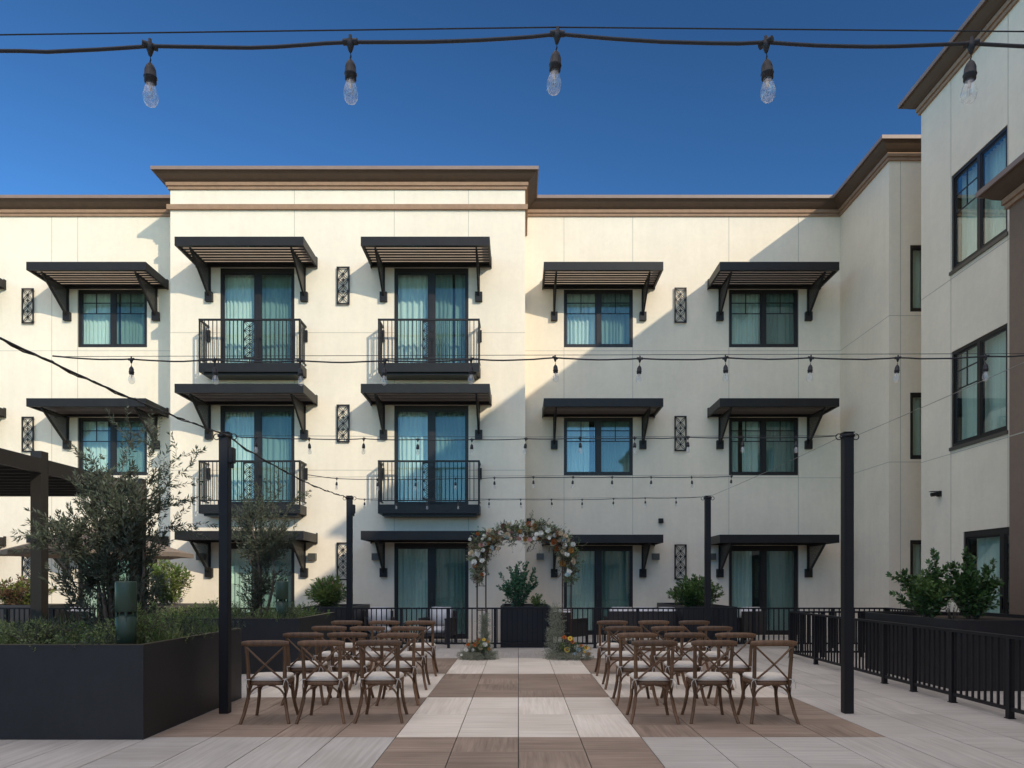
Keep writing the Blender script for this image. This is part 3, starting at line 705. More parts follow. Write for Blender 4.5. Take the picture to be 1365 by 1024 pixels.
def olive(label, base, blobs, trunks, seed, leaves=1.0, free=()):
    """blobs: (centre rel, radii, twigs)"""
    r = random.Random(seed); F = Foliage('olive', seed=seed); T = MB()
    hubs = []
    for tb, tt, rad in trunks:
        pts = F.path(tb, tt, .05, 7)
        T.tube(pts, [rad * (1 - .6 * i / 7) for i in range(8)], 'bark', 7); hubs += [pts[k] for k in (2, 3, 4, 5, 6, 7)]
    for c, rad, n in blobs:
        c = Vector(c)
        hub = min(hubs, key=lambda q: (q - c).length + (0 if q.z < c.z else .6))
        main = F.path(hub, c, .07, 5); T.tube(main, [.016 * (1 - .6 * i / 5) for i in range(6)], 'bark', 5)
        src = main[2:]
        for _ in range(int(n * leaves)):
            v = Vector((r.gauss(0, 1), r.gauss(0, 1), r.gauss(0, 1))).normalized() * (r.random() ** .45)
            e = c + Vector((v.x * rad[0] * 1.2, v.y * rad[1] * 1.15, v.z * rad[2] * 1.25))
            s0 = r.choice(src); a = s0.lerp(e, r.uniform(.1, .5))
            d = (e - a); d.z += .22; d = d.normalized() if d.length > .01 else Vector((0, 0, 1))
            a = e - d * r.uniform(.18, .40)
            F.twig(F.path(a, e, .08, 3), .0024, .070, .0165, .026, ang=.62, per=2, start=.05)
            if r.random() < .25: F.twig(F.path(s0, a, .08, 3), .003, .045, .011, .08, per=1, start=.5)
    for a, e in free:
        pts = F.path(a, e, .05, 7, .05); F.twig(pts, .005, .068, .0165, .03, per=2, start=.3, ang=.8)
        for k in range(9):
            q = pts[r.randint(2, 7)]; d = (Vector(e) - Vector(a)).normalized() + Vector((r.gauss(0, .6), r.gauss(0, .6), r.gauss(0, .5)))
            F.twig(F.path(q, q + d.normalized() * r.uniform(.18, .38), .06, 3), .002, .068, .0165, .028, per=2, ang=.8)
    o = thing('olive_tree', label, 'tree', base, 0, 'olive trees in the dark planters')
    obj('crown', F.mb, o); obj('twigs', F.stem, o); obj('trunk', T, o)
    return o

# ------------------------------------------------------------------ big planters
def planter(name, x0, x1, y0, y1, h, label, m='planter', rim=True, group='long dark planters', soil=.06, t=.05):
    o = thing(name, label, 'planter', ((x0 + x1) / 2, (y0 + y1) / 2, 0), 0, group); w_, d = (x1 - x0) / 2, (y1 - y0) / 2
    b = MB(); z0 = .0
    b.box(-w_, w_, -d, -d + t, z0, h, m); b.box(-w_, w_, d - t, d, z0, h, m); b.box(-w_, -w_ + t, -d + t, d - t, z0, h, m); b.box(w_ - t, w_, -d + t, d - t, z0, h, m)
    obj('box', b, o)
    if rim:
        r = MB(); q = t + .01
        r.box(-w_ - .003, w_ + .003, -d - .003, -d + q, h + .0005, h + .006, 'rim'); r.box(-w_ - .003, w_ + .003, d - q, d + .003, h + .0005, h + .006, 'rim')
        r.box(-w_ - .003, -w_ + q, -d + q, d - q, h + .0005, h + .006, 'rim'); r.box(w_ - q, w_ + .003, -d + q, d - q, h + .0005, h + .006, 'rim')
        obj('rim', r, o)
    s = MB(); s.box(-w_ + t, w_ - t, -d + t, d - t, h - .2, h - soil, 'soil'); obj('soil', s, o)
    return o
planter('planter_box', -8.0, -3.67, 7.0, 9.49, .926, 'large near black planter in the left foreground holding the bigger olive tree')
planter('planter_box', -6.6, -3.67, 11.95, 14.3, .926, 'black planter behind the near one at left, holding the smaller olive tree')
planter('planter_box', 6.2, 8.28, 10.1, 12.8, 1.0, 'black planter behind the right railing with two bushy shrubs', rim=False)
planter('patio_planter', -.42, .76, 16.72, 18.9, .96, 'narrow black planter framed by the floral arch behind the railing', rim=False, group='patio divider planters', m='planter')
planter('patio_planter', -5.1, -3.92, 16.95, 18.9, .95, 'dark patio planter left of the arch with a pink-flowered oleander', rim=False, group='patio divider planters', m='planter')
planter('patio_planter', 3.93, 5.2, 17.0, 20.3, .944, 'dark patio planter right of the arch with a rounded green shrub', rim=False, group='patio divider planters', m='planter')
planter('patio_planter', -14.9, -11.4, 17.4, 18.6, .97, 'low tan planter in the sunlit corner at far left', rim=False, group='patio divider planters', m='patio_planter')
planter('patio_planter', -9.6, -8.0, 16.9, 18.9, .97, 'tan patio planter behind the near olive tree with a yellow-green shrub', rim=False, group='patio divider planters', m='patio_planter')

# ground cover (uncountable)
def cover(name, label, x0, x1, y0, y1, z, n, seed, H=.28):
    r = random.Random(seed); F = Foliage('ground_leaf', seed=seed)
    clumps = [(r.uniform(x0, x1), r.uniform(y0, y1), r.uniform(.12, .32), r.uniform(.35, 1.25), r.choice((0, 0, 1, 2, 3))) for _ in range(int((x1 - x0) * (y1 - y0) * 9))]
    for i in range(n):
        cx, cy, cr, ch, kind = r.choice(clumps)
        x = min(max(cx + r.gauss(0, cr * .6), x0), x1); y = min(max(cy + r.gauss(0, cr * .6), y0), y1)
        h = H * ch * r.uniform(.4, 1.1)
        if kind == 1:      # grass tuft
            for k in range(5):
                d = Vector((r.gauss(0, .45), r.gauss(0, .45), 1)); F.leaf(Vector((x, y, z)), d, h * r.uniform(.9, 1.5), .007, 0, r.choice(('ground_leaf', 'leaf')))
            continue
        t = Vector((x + r.gauss(0, .08), y + r.gauss(0, .08), z + h))
        L, W, m = ((.04, .009, 'olive'), None, (.055, .018, 'leaf'), (.035, .014, 'ground_leaf'))[kind]
        F.twig(F.path((x, y, z), t, .1, 3), .002, L, W, .02 if kind != 2 else .03, per=2, ang=.8, stems=False, m=m)
    obj(name, F.mb, kind='stuff', label=label)
cover('ground_cover', 'low leafy ground cover filling the near left planter', -7.9, -3.75, 7.05, 9.4, .84, 3600, 3, .24)
cover('ground_cover', 'low grassy ground cover in the second left planter', -6.5, -3.75, 12.0, 14.25, .84, 750, 5, .27)
# leafy sprawling shrub at the planter edge
plant('leafy_shrub', 'loose feathery green shrub spilling over the corner of the near left planter', 'shrub', None, (-4.02, 7.75, .86), 44, .42, (.30, .42), .065, .013, .03, 'leaf', 21, dome=.35, mats2='ground_leaf')
plant('leafy_shrub', 'grey-green feathery shrub at the front left of the near planter', 'shrub', None, (-5.0, 7.5, .86), 46, .30, (.5, .3), .055, .012, .028, 'olive', 22, dome=.4, mats2='ground_leaf')

def pt(px, py, Y): return Vector(((px - 691) * Y / 954, Y, 1.55 + (775 - py) * Y / 954))
B1 = Vector((-4.75, 8.35, .86))
def q1(px, py, dy=0): return pt(px, py, 8.35 + dy) - B1
olive('large silvery olive tree rising from the near left planter, loose branches reaching right', B1,
      [(q1(150, 690), (.34, .3, .36), 120), (q1(125, 650, .2), (.27, .3, .26), 80), (q1(178, 672, -.1), (.26, .3, .26), 80), (q1(100, 705, -.2), (.28, .3, .24), 70),
       (q1(190, 720, .2), (.26, .3, .28), 75), (q1(140, 638), (.15, .25, .10), 22), (q1(178, 628), (.12, .2, .10), 12), (q1(120, 745, .1), (.30, .3, .25), 62), (q1(175, 770, .15), (.34, .3, .25), 66),
       (q1(75, 700), (.16, .2, .13), 18), (q1(212, 655), (.12, .2, .16), 10), (q1(140, 800), (.34, .25, .2), 44), (q1(95, 775, .1), (.26, .25, .22), 40), (q1(145, 735, -.1), (.3, .2, .28), 60), (q1(165, 700, -.15), (.22, .2, .25), 40), (q1(200, 790, .1), (.2, .25, .2), 34)],
      [((0, 0, 0), q1(135, 690), .038), ((.1, .1, 0), q1(165, 680, .1), .036), ((-.1, .06, 0), q1(105, 720), .026), ((.2, .05, 0), q1(190, 720, .1), .028), ((.05, -.05, 0), q1(150, 650), .03)],
      31, .82, free=[(q1(190, 690), q1(252, 622)), (q1(195, 670), q1(205, 585)), (q1(190, 700), q1(243, 668)), (q1(185, 660), q1(235, 612)), (q1(150, 650), q1(120, 612)), (q1(160, 640), q1(178, 582)), (q1(200, 720), q1(238, 702)), (q1(95, 700), q1(48, 722)), (q1(90, 690), q1(58, 708))])
B2 = Vector((-4.75, 13.15, .86))
def q2(px, py, dy=0): return pt(px, py, 13.15 + dy) - B2
olive('smaller rounded olive tree in the second left planter behind the lamp post', B2,
      [(q2(350, 720), (.45, .4, .42), 150), (q2(328, 700, .2), (.35, .35, .35), 90), (q2(370, 705), (.3, .35, .32), 80), (q2(345, 675), (.36, .3, .22), 56), (q2(350, 770), (.42, .35, .32), 100), (q2(335, 790), (.2, .2, .2), 24)],
      [((0, 0, 0), q2(340, 720), .035), ((.08, 0, 0), q2(362, 730), .03), ((-.06, .05, 0), q2(330, 740), .028)], 32, .8,
      free=[(q2(350, 690), q2(340, 655)), (q2(365, 690), q2(372, 656)), (q2(370, 700), q2(392, 668))])
plant('oleander_shrub', 'rounded oleander shrub with pink blossoms in a patio planter left of the arch', 'shrub', None, (ppx(437, 17.6), 17.6, .88), 80, .75, (.52, .4), .13, .026, .045, 'leaf', 41, dome=.55, sub=1, mats2='yellowleaf', flowers=('f_pink', 9))
plant('round_shrub', 'rounded dark green shrub in the patio planter right of the arch', 'shrub', None, (ppx(928, 18), 18.0, .86), 95, .78, (.66, .5), .085, .035, .04, 'darkleaf', 42, dome=.5, sub=2, mats2='leaf', flowers=('f_white', 3))
plant('upright_shrub', 'upright glossy green shrub in the planter seen through the arch', 'shrub', None, (ppx(690, 17.3), 17.3, .86), 26, .95, (.36, .3), .08, .04, .036, 'darkleaf2', 43, dome=.5, sub=2, arms=[(-.42, 0, .86), (-.46, 0, .55), (.02, 0, 1.12), (.40, 0, .98), (.2, 0, 1.05), (-.18, 0, 1.0), (.42, 0, .6)])
plant('small_shrub', 'small leafy seedling plant beside the upright shrub inside the arch planter', 'shrub', None, (ppx(716, 17.3), 17.3, .86), 16, .38, (.2, .18), .06, .028, .035, 'leaf', 44, dome=.6, sub=1)
plant('bushy_shrub', 'left one of two glossy shrubs in the right planter, branches leaning left', 'shrub', 'glossy shrubs behind the right railing', (6.62, 11.6, .93), 34, .74, (.36, .3), .082, .044, .030, 'darkleaf', 45, dome=.5, sub=2, mats2='leaf', arms=[(-.46, 0, .72), (-.34, 0, .62), (.12, 0, 1.10), (.04, 0, .92), (.28, 0, .80), (-.42, 0, .35)])
plant('bushy_shrub', 'right one of two glossy shrubs in the right planter, in front of the patio door', 'shrub', 'glossy shrubs behind the right railing', (7.36, 11.6, .93), 36, .80, (.36, .3), .082, .044, .030, 'darkleaf', 46, dome=.5, sub=2, arms=[(-.12, 0, 1.12), (-.34, 0, .86), (-.02, 0, .98), (.25, 0, .82), (.42, 0, .62), (-.38, 0, .60)])
plant('dry_shrub', 'thin dry sprigs between the two glossy shrubs at right', 'shrub', None, (6.98, 11.5, .93), 14, .32, (.2, .15), .03, .01, .04, 'redleaf', 47, dome=.3)
plant('sunlit_shrub', 'reddish green sunlit shrub at the far left edge behind the pergola post', 'shrub', None, (-12.6, 18.0, .9), 90, .68, (.9, .45), .11, .035, .05, 'yellowleaf', 48, dome=.35, sub=1, mats2='redleaf')
plant('sunlit_shrub', 'bright yellow-green sunlit shrub just right of the near olive tree', 'shrub', None, (-8.75, 17.9, .9), 46, 1.2, (.55, .45), .12, .036, .05, 'yellowleaf', 49, dome=.4, sub=1, mats2='leaf')

# green bollard lights
def bollard(px, Y, label, w_=.20, top=1.55):
    x = ppx(px, Y); o = thing('garden_bollard', label, 'bollard', (x, Y, .86), 0, 'dark green garden bollards'); h = top - .86
    b = MB(); r = w_ / 2
    b.lathe([(0, 0), (r * .96, 0), (r * .96, h * .46), (r * .3, h * .55)], 'greypaint', n=20); obj('base', b, o)
    c = MB(); c.lathe([(0, h), (r * .93, h), (r, h - .012), (r, h * .56), (r * .96, h * .555), (0, h * .555)], 'greypaint', n=24); obj('head', c, o)
    d = MB(); d.lathe([(r * .55, h * .46), (r * .55, h * .575)], 'black', n=12)
    for k in range(4):
        t = k * math.pi / 2 + .5; d.bar((r * .85 * math.cos(t), r * .85 * math.sin(t), h * .4), (r * .85 * math.cos(t), r * .85 * math.sin(t), h * .58), .02, .02, 'greypaint')
    obj('louvre_gap', d, o)
bollard(168, 7.28, 'dark green cylindrical bollard in the near left planter')
bollard(376, 12.25, 'dark green cylindrical bollard in the second left planter', .21)

# ------------------------------------------------------------------ pergola
PG = thing('pergola', 'dark bronze flat-roofed pergola standing behind the left planter', 'pergola', (-7.0, 10.5, 0))
def pg(name, mb): return obj(name, mb, PG, -Vector((-7.0, 10.5, 0)))
ZP = 3.465
for (x, y) in ((-7.08, 10.5), (-7.08, 13.3), (-7.08, 5.6), (-12.6, 13.3), (-12.6, 10.5)):
    b = MB(); b.box(x - .08, x + .08, y, y + .16, 0, ZP, 'pergola'); me = b.mesh('post'); pg('post', me)
b = MB(); b.box(-7.05, -6.99, 3.0, 10.499, 3.14, 3.35, 'pergola'); b.box(-7.05, -6.99, 10.661, 13.299, 3.14, 3.35, 'pergola')
b.box(-12.6, -7.161, 13.33, 13.43, 3.14, 3.35, 'pergola'); b.box(-12.68, -12.6, 3, 13.3, 3.14, 3.35, 'pergola'); pg('beam', b)
b = MB()
b.box(-12.6, -7.06, 3.0, 13.32, 3.20, 3.28, 'roofdark'); 
for k in range(30): yy = 3.1 + k * .34; b.box(-12.59, -7.07, yy, yy + .05, 3.15, 3.199, 'roofdark')
pg('roof', b)

# umbrella
UX, UY = ppx(131, 15.2), 15.2
U = thing('patio_umbrella', 'wide taupe patio umbrella open behind the near olive tree', 'umbrella', (UX, UY, 0))
b = MB(); n = 8; Ru = 1.85; zc, ze = 2.72, 2.15
for k in range(n):
    a0, a1 = 2 * math.pi * (k + .5) / n, 2 * math.pi * (k + 1.5) / n
    p0 = (Ru * math.cos(a0), Ru * math.sin(a0), ze); p1 = (Ru * math.cos(a1), Ru * math.sin(a1), ze); c0 = (0, 0, zc)
    pm = tuple((p0[i] + p1[i]) / 2 * (.985 if i < 2 else 1) for i in range(3)); pm = (pm[0], pm[1], ze + .02)
    b.add([c0, p0, pm, p1], [(0, 1, 2), (0, 2, 3)], 'canvas')
    q0 = (p0[0], p0[1], ze - .09); qm = (pm[0], pm[1], ze - .07); q1_ = (p1[0], p1[1], ze - .09)
    b.add([p0, pm, p1, q1_, qm, q0], [(0, 5, 4, 1), (1, 4, 3, 2)], 'canvas')
obj('canopy', b, U)
b = MB(); b.tube([(0, 0, 0.05), (0, 0, 2.8)], .028, 'pergola', 10); obj('pole', b, U)
b = MB()
for k in range(n):
    a0 = 2 * math.pi * (k + .5) / n; b.bar((0, 0, zc - .05), (Ru * .97 * math.cos(a0), Ru * .97 * math.sin(a0), ze - .02), .015, .02, 'pergola')
    b.bar((0, 0, 2.1), (Ru * .5 * math.cos(a0), Ru * .5 * math.sin(a0), (zc + ze) / 2 - .05), .015, .02, 'pergola')
obj('ribs', b, U)
b = MB(); b.lathe([(0, 0), (.35, 0), (.35, .05), (.06, .07), (.04, .2)], 'metal'); obj('foot', b, U)

# ------------------------------------------------------------------ light posts
PT = 3.30
def light_post(x, y, label, box=False):
    o = thing('light_post', label, 'post', (x, y, 0), 0, 'square black posts carrying the string lights')
    b = MB(); b.box(-.055, .055, -.055, .055, 0, PT - .01, 'iron'); obj('shaft', bevel_mesh(b.mesh('shaft'), .006, 2), o)
    c = MB(); c.box(-.062, .062, -.062, .062, PT - .01, PT, 'iron')
    c.lathe([(.0, PT - .06), (.075, PT - .06), (.085, PT - .05), (.085, PT - .035), (.075, PT - .025), (.0, PT - .025)], 'iron', n=20)
    obj('collar', c, o)
    for s in (-1, 1):
        e = MB(); e.tube([(s * .10 + .035 * math.cos(t), 0, PT - .05 + .035 * math.sin(t)) for t in [k * math.pi / 5 for k in range(11)]], .006, 'iron', 6); obj('eye_bolt', e, o)
    if box:
        j = MB(); j.box(.0555, .11, -.05, .05, PT - .36, PT - .18, 'metal'); j.box(.07, .10, -.02, .02, PT - .42, PT - .361, 'rubber'); obj('junction_box', bevel_mesh(j.mesh('junction_box'), .006, 2), o)
XL, XR = -3.45, 3.87; YP1, YP2 = 8.35, 14.6
light_post(XL, YP1 + .07, 'near left black post beside the left planter', True)
light_post(XR, YP1 + .07, 'near right black post in front of the side railing')
light_post(XL - .01, YP2 + .07, 'far left black post behind the left chairs', True)
light_post(XR + .01, YP2 + .07, 'far right black post behind the right chairs')
light_post(XL, 2.2, 'left post just out of view beside the camera'); light_post(XR, 2.2, 'right post just out of view beside the camera')

# ------------------------------------------------------------------ string lights
def bulb_kit():
    s = MB()
    s.tube([(-.022, 0, 0), (.022, 0, 0)], .0095, 'rubber', 8)
    s.lathe([(0, .020), (.005, .020), (.005, .008), (.013, .004), (.011, -.012), (.005, -.030), (.002, -.032)], 'rubber', n=10)
    s.tube([(0, 0, -.03), (.0015, 0, -.042), (-.0015, 0, -.052)], .0022, 'rubber', 6)
    s.lathe([(0.002, -.050), (.006, -.054), (.012, -.062), (.0165, -.074), (.0175, -.092), (.0195, -.094), (.0195, -.098), (.0175, -.100), (.0175, -.112), (.012, -.113), (0, -.113)], 'rubber', n=14)
    g_ = MB()
    g_.lathe([(.0125, -.112), (.0135, -.120), (.019, -.134), (.0222, -.148), (.0225, -.158), (.020, -.170), (.014, -.179), (.006, -.1835), (0.0005, -.184)], 'bulb', n=16)
    for k in range(5):
        t = 2 * math.pi * k / 5; g_.tube([(.004 * math.cos(t), .004 * math.sin(t), -.115), (.006 * math.cos(t), .006 * math.sin(t), -.158)], .0007, 'filament', 4)
    g_.lathe([(0, -.112), (.005, -.113), (.004, -.135), (0, -.137)], 'filament', n=8)
    return ('socket', s.mesh('socket'), (0, 0, 0), [('bulb', g_.mesh('bulb'), (0, 0, 0), [])])
K_bulb = bulb_kit()
def string_light(label, Y, x0, x1, px_list, py_list, wire_py=None, seed=1, x0z=None, x1z=None, sag=.012, sc=1.0):
    r = random.Random(seed)
    pos = [(ppx(px, Y), 1.55 + (775 - py) * Y / 954) for px, py in zip(px_list, py_list)]
    o = thing('string_light', label, 'string light', (0, Y, 3.2), 0, 'strings of clear bulbs over the terrace')
    off = Vector((0, Y, 3.2))
    ends = [(x0, x0z if x0z else pos[0][1] + .0)] + pos + [(x1, x1z if x1z else pos[-1][1])]
    pts = []
    for (xa, za), (xb, zb) in zip(ends, ends[1:]):
        for i in range(8):
            t = i / 8; pts.append((xa + (xb - xa) * t, r.gauss(0, .001), za + (zb - za) * t - sag * math.sin(math.pi * t) * r.uniform(.9, 1.1) + r.gauss(0, .0006) - 3.2))
    pts.append((ends[-1][0], 0, ends[-1][1] - 3.2))
    c = MB(); c.tube(pts, .0058, 'rubber', 6, up=(0, 1, 0)); obj('cable', c, o)
    wz = [z + .020 for x, z in pos]
    wpts = [(x0, 0, wz[0] - 3.2), (pos[len(pos) // 2][0], 0, wz[len(pos) // 2] - 3.2), (x1, 0, wz[-1] - 3.2)]
    c = MB(); c.tube(wpts, .0022, 'rubber', 5, up=(0, 1, 0)); obj('support_wire', c, o)
    for x, z in pos:
        k = inst(K_bulb, o, (x, 0, z - 3.2), r.gauss(0, .3)); k.rotation_euler = (r.gauss(0, .03), r.gauss(0, .04), r.gauss(0, .5))
string_light('nearest bulb string, crossing the sky at the top with large bulbs', 2.2, XL, XR, [-75, 200, 467, 743, 1021, 1295, 1570], [66, 61, 56, 45, 57, 58, 60], seed=1, x0z=3.25, x1z=3.25)
string_light('second bulb string from the camera, crossing the upper balconies', 5.3, XL, XR, [175, 286, 400, 513, 628, 740, 853, 967, 1081, 1197, 1314], [479, 480, 481, 481, 479, 477, 478, 477, 477, 477, 475], seed=2, x0z=3.22, x1z=3.24)
string_light('third bulb string, stretched between the two near posts', 8.35, XL + .15, XR - .15, [341, 412, 485, 557, 629, 701, 773, 846, 917, 990, 1061], [583, 585, 585, 586, 586, 585, 584, 584, 583, 583, 583], seed=3, x0z=3.24, x1z=3.25, sag=.008)
string_light('fourth bulb string, halfway between near and far posts', 11.56, XL, XR - .4, [449, 503, 554, 607, 659, 711, 764, 816, 868, 922, 975], [638, 639, 639, 638, 637, 636, 636, 636, 636, 636, 635], seed=4, x0z=3.28, x1z=3.27, sag=.006)
string_light('farthest and smallest bulb string, between the two far posts', 14.6, XL + .15, XR - .15, [486, 528, 569, 611, 652, 694, 735, 776, 818, 860, 901], [666, 667, 667, 667, 666, 666, 666, 666, 665, 664, 664], seed=5, x0z=3.24, x1z=3.27, sag=.006)

def cable(name, label, a, b, sag, rad, m, n=40, wob=.0, cat='cable', twist=False, group=None):
    a = Vector(a); b = Vector(b); r = random.Random(len(label)); pts = []
    for i in range(n + 1):
        t = i / n; p = a.lerp(b, t) - Vector((0, 0, sag * 4 * t * (1 - t)))
        if wob: p += Vector((r.gauss(0, wob), 0, r.gauss(0, wob)))
        pts.append(p)
    o = thing(name, label, cat, a, 0, group); c = MB(); c.tube([p - a for p in pts], rad, m, 6, up=(0, 1, 0)); obj('cable', c, o)
    if twist:
        c = MB(); c.tube([p - a + Vector((math.cos(i * 1.1) * .012, 0, math.sin(i * 1.1) * .012 - .004)) for i, p in enumerate(pts)], rad * .75, m, 5, up=(0, 1, 0)); obj('second_strand', c, o)
cable('power_cable', 'thick twisted black cable dropping from the upper left edge to the near left post', (XL, 2.2, 3.26), (XL + .03, YP1, 3.26), .10, .0085, 'rubber', 60, .002, twist=True)
cable('power_cable', 'twisted black cable sagging from the near left post to the far left post', (XL + .05, YP1 + .1, 3.24), (XL, YP2, 3.26), .10, .009, 'rubber', 46, .004, twist=True)
cable('guy_wire', 'thin steel wire from the near right post to the far right post', (XR - .1, YP1, 3.24), (XR, YP2, 3.27), .02, .0035, 'wire', 12, cat='wire')
cable('guy_wire', 'thin steel wire rising from the near right post to the right edge', (XR, 2.2, 3.30), (XR + .05, YP1, 3.24), .03, .0028, 'wire', 12, cat='wire')

# ------------------------------------------------------------------ chairs
def chair_kit():
    def leg(sx, front):
        b = MB()
        if front:
            pts = [(sx * .235, .250, 0), (sx * .213, .222, .10), (sx * .19, .195, .24), (sx * .185, .19, .36), (sx * .187, .185, .445)]
            b.tube(pts, [.018, .0185, .020, .022, .023], 'wood', 8)
        else:
            pts = [(sx * .258, -.290, 0), (sx * .230, -.250, .10), (sx * .203, -.215, .24), (sx * .195, -.20, .40), (sx * .195, -.205, .52), (sx * .2, -.225, .70), (sx * .205, -.255, .865)]
            b.tube(pts, [.018, .019, .0205, .0225, .022, .0205, .019], 'wood', 8)
        return b.mesh('leg')
    def arc_rail():
        b = MB(); pts = []
        for i in range(13):
            t = -1 + i / 6; pts.append((t * .25, -.285 + .03 * t * t + (.0), .872 + .006 * (1 - t * t)))
        rs = [.014, .020] + [.0225] * 9 + [.020, .014]
        b.tube(pts, rs, 'wood', 10, sx=.85, sy=1.55); return b.mesh('top_rail')
    def cross(s):
        b = MB(); pts = []
        for i in range(11):
            t = i / 10; pts.append((s * (-.195 + .39 * t), -.245 + .0 * t + (-.035) * math.sin(math.pi * t) + .04 * (1 - t) - .012 * t, .455 + .375 * t))
        off = .006 * s; pts = [(x, y + off, z) for x, y, z in pts]
        b.tube(pts, .0145, 'wood', 8, sx=.75, sy=1.25, up=(0, 1, 0)); return b.mesh('cross_slat')
    seat = MB()
    def outline(r0, r1):
        o = []
        for i in range(28):
            t = 2 * math.pi * i / 28; c, s = math.cos(t), math.sin(t)
            e = .42
            x = abs(c) ** e * (1 if c > 0 else -1) * (.215 if s > 0 else .205); y = abs(s) ** e * (1 if s > 0 else -1) * .212
            o.append((x * r0, y * r0 + (0 if True else 0)))
        return o
    def slab(mb, prof, m):
        n = 28; vs = []
        for k, z in prof: vs += [(x, y, z) for x, y in outline(k, 0)]
        fs = [(i * n + j, i * n + (j + 1) % n, (i + 1) * n + (j + 1) % n, (i + 1) * n + j) for i in range(len(prof) - 1) for j in range(n)]
        fs += [tuple(range(n - 1, -1, -1)), tuple((len(prof) - 1) * n + j for j in range(n))]; mb.add(vs, fs, m, True)
    slab(seat, [(.90, .405), (1.0, .41), (1.02, .42), (1.02, .44), (.99, .45), (.8, .451)], 'wood')
    cu = MB(); slab(cu, [(.90, .452), (.98, .456), (1.03, .472), (1.02, .490), (.95, .503), (.7, .511), (.3, .514)], 'cushion')
    tis = []
    for s in (-1, 1):
        ti = MB(); tis.append(ti); base = Vector((s * .195, -.215, .478))
        ti.tube([base + Vector((.024 * math.cos(t), .024 * math.sin(t), 0)) for t in [k * math.pi / 5 for k in range(11)]], .005, 'tie', 6)
        ti.tube([base + Vector((s * .02, -.02, 0)), base + Vector((s * .045, -.035, -.03)), base + Vector((s * .05, -.03, -.10))], .004, 'tie', 5)
        ti.tube([base + Vector((s * .01, -.025, 0)), base + Vector((s * .005, -.045, -.03)), base + Vector((-s * .01, -.04, -.085))], .004, 'tie', 5)
        ti.tube([base + Vector((s * .01, -.03, 0)), base + Vector((s * .035, -.045, .015)), base + Vector((s * .03, -.04, -.012)), base + Vector((s * .01, -.03, 0))], .0035, 'tie', 5)
    def brace(a, b_, zc):
        b = MB(); a = Vector(a); b_ = Vector(b_); pts = []
        for i in range(9):
            t = i / 8 * math.pi / 2; pts.append(a.lerp(b_, math.sin(t) * 0 + (1 - math.cos(t))) * 1.0 + Vector((0, 0, 0)))
            pts[-1].z = a.z + (b_.z - a.z) * math.sin(t)
        b.tube(pts, .0105, 'wood', 6, sx=1.2); return b.mesh('brace')
    subs = []
    for sx in (-1, 1):
        subs += [('leg', leg(sx, True), (0, 0, 0), []), ('leg', leg(sx, False), (0, 0, 0), []), ('cross_slat', cross(sx), (0, 0, 0), [])]
        subs += [('brace', brace((sx * .197, -.205, .25), (sx * .02, -.19, .408), 0), (0, 0, 0), []), ('brace', brace((sx * .187, .185, .25), (sx * .02, .18, .408), 0), (0, 0, 0), []),
                 ('brace', brace((sx * .195, -.19, .25), (sx * .19, -.02, .408), 0), (0, 0, 0), []), ('brace', brace((sx * .187, .175, .25), (sx * .19, .02, .408), 0), (0, 0, 0), [])]
    subs += [('top_rail', arc_rail(), (0, 0, 0), []), ('seat', seat.mesh('seat'), (0, 0, 0), [('cushion', cu.mesh('cushion'), (0, 0, 0), []), *[('tie', t_.mesh('tie'), (0, 0, 0), []) for t_ in tis]])]
    return ('wooden_chair', None, (0, 0, 0), subs)
K_ch = chair_kit()
ROWN = ['row nearest the camera', 'second row from the camera', 'third row from the camera', 'back row nearest the arch']
rowY = [8.08, 9.24, 10.52, 11.98]
LX = [(-2.77, -2.17, -1.53), (-2.71, -2.17, -1.53), (-2.72, -2.18, -1.58), (-2.82, -2.2, -1.6)]
RX = [(1.50, 2.13, 2.79), (1.48, 2.10, 2.74), (1.50, 2.16, 2.82), (1.55, 2.24, 2.89)]
for side, XX, seats in (('left', LX, ('leftmost', 'middle', 'aisle-side')), ('right', RX, ('aisle-side', 'middle', 'rightmost'))):
    for k in range(4):
        for j in range(3):
            lb = '%s cross-back chair in the %s, %s block' % (seats[j], ROWN[k], side)
            inst(K_ch, None, (XX[k][j] + rnd.uniform(-.012, .012), rowY[k] + rnd.uniform(-.035, .035), 0), rnd.gauss(0, .05) + (.02 if side == 'left' else .0), label=lb, cat='chair', group='wooden cross-back chairs facing the arch')

# ------------------------------------------------------------------ floral arch
YA = 14.75
A = thing('floral_arch', 'slim metal wedding arch topped with white, cream and rust flowers', 'arch', (.12, YA, 0))
fx = []; R_ = .86
fr = MB()
def sg(v, e): return math.copysign(abs(v) ** e, v)
def arcpt(t, r, y): # t 0..pi, flattened top
    return (r * sg(math.cos(t), .82), y, 1.80 + .72 * sg(math.sin(t), .62) * (r / R_))
for y in (-.14, .14):
    for r_o in (R_ - .07, R_ + .11):
        zt = 1.80
        pts = [(r_o, y, 0), (r_o, y, zt)] + [arcpt(math.pi * i / 20, r_o, y) for i in range(1, 20)] + [(-r_o, y, zt), (-r_o, y, 0)]
        fr.tube(pts, .008, 'copper', 6, up=(0, 1, 0))
for s in (-1, 1):
    for z in (.35, .95, 1.45):
        fr.box(s * R_ - .07 if s > 0 else -R_ - .11, s * R_ + .11 if s > 0 else -R_ + .07, -.145, -.135, z, z + .01, 'copper'); fr.box(s * R_ - .07 if s > 0 else -R_ - .11, s * R_ + .11 if s > 0 else -R_ + .07, .135, .145, z, z + .01, 'copper')
obj('frame', fr, A)
F = Foliage('arch_leaf', seed=77); r = random.Random(77)
def thick(t): return .12 + .07 * math.sin(max(0, min(t, math.pi))) + .05 * math.sin(t * 5 + .5) + .02 * math.sin(t * 11)
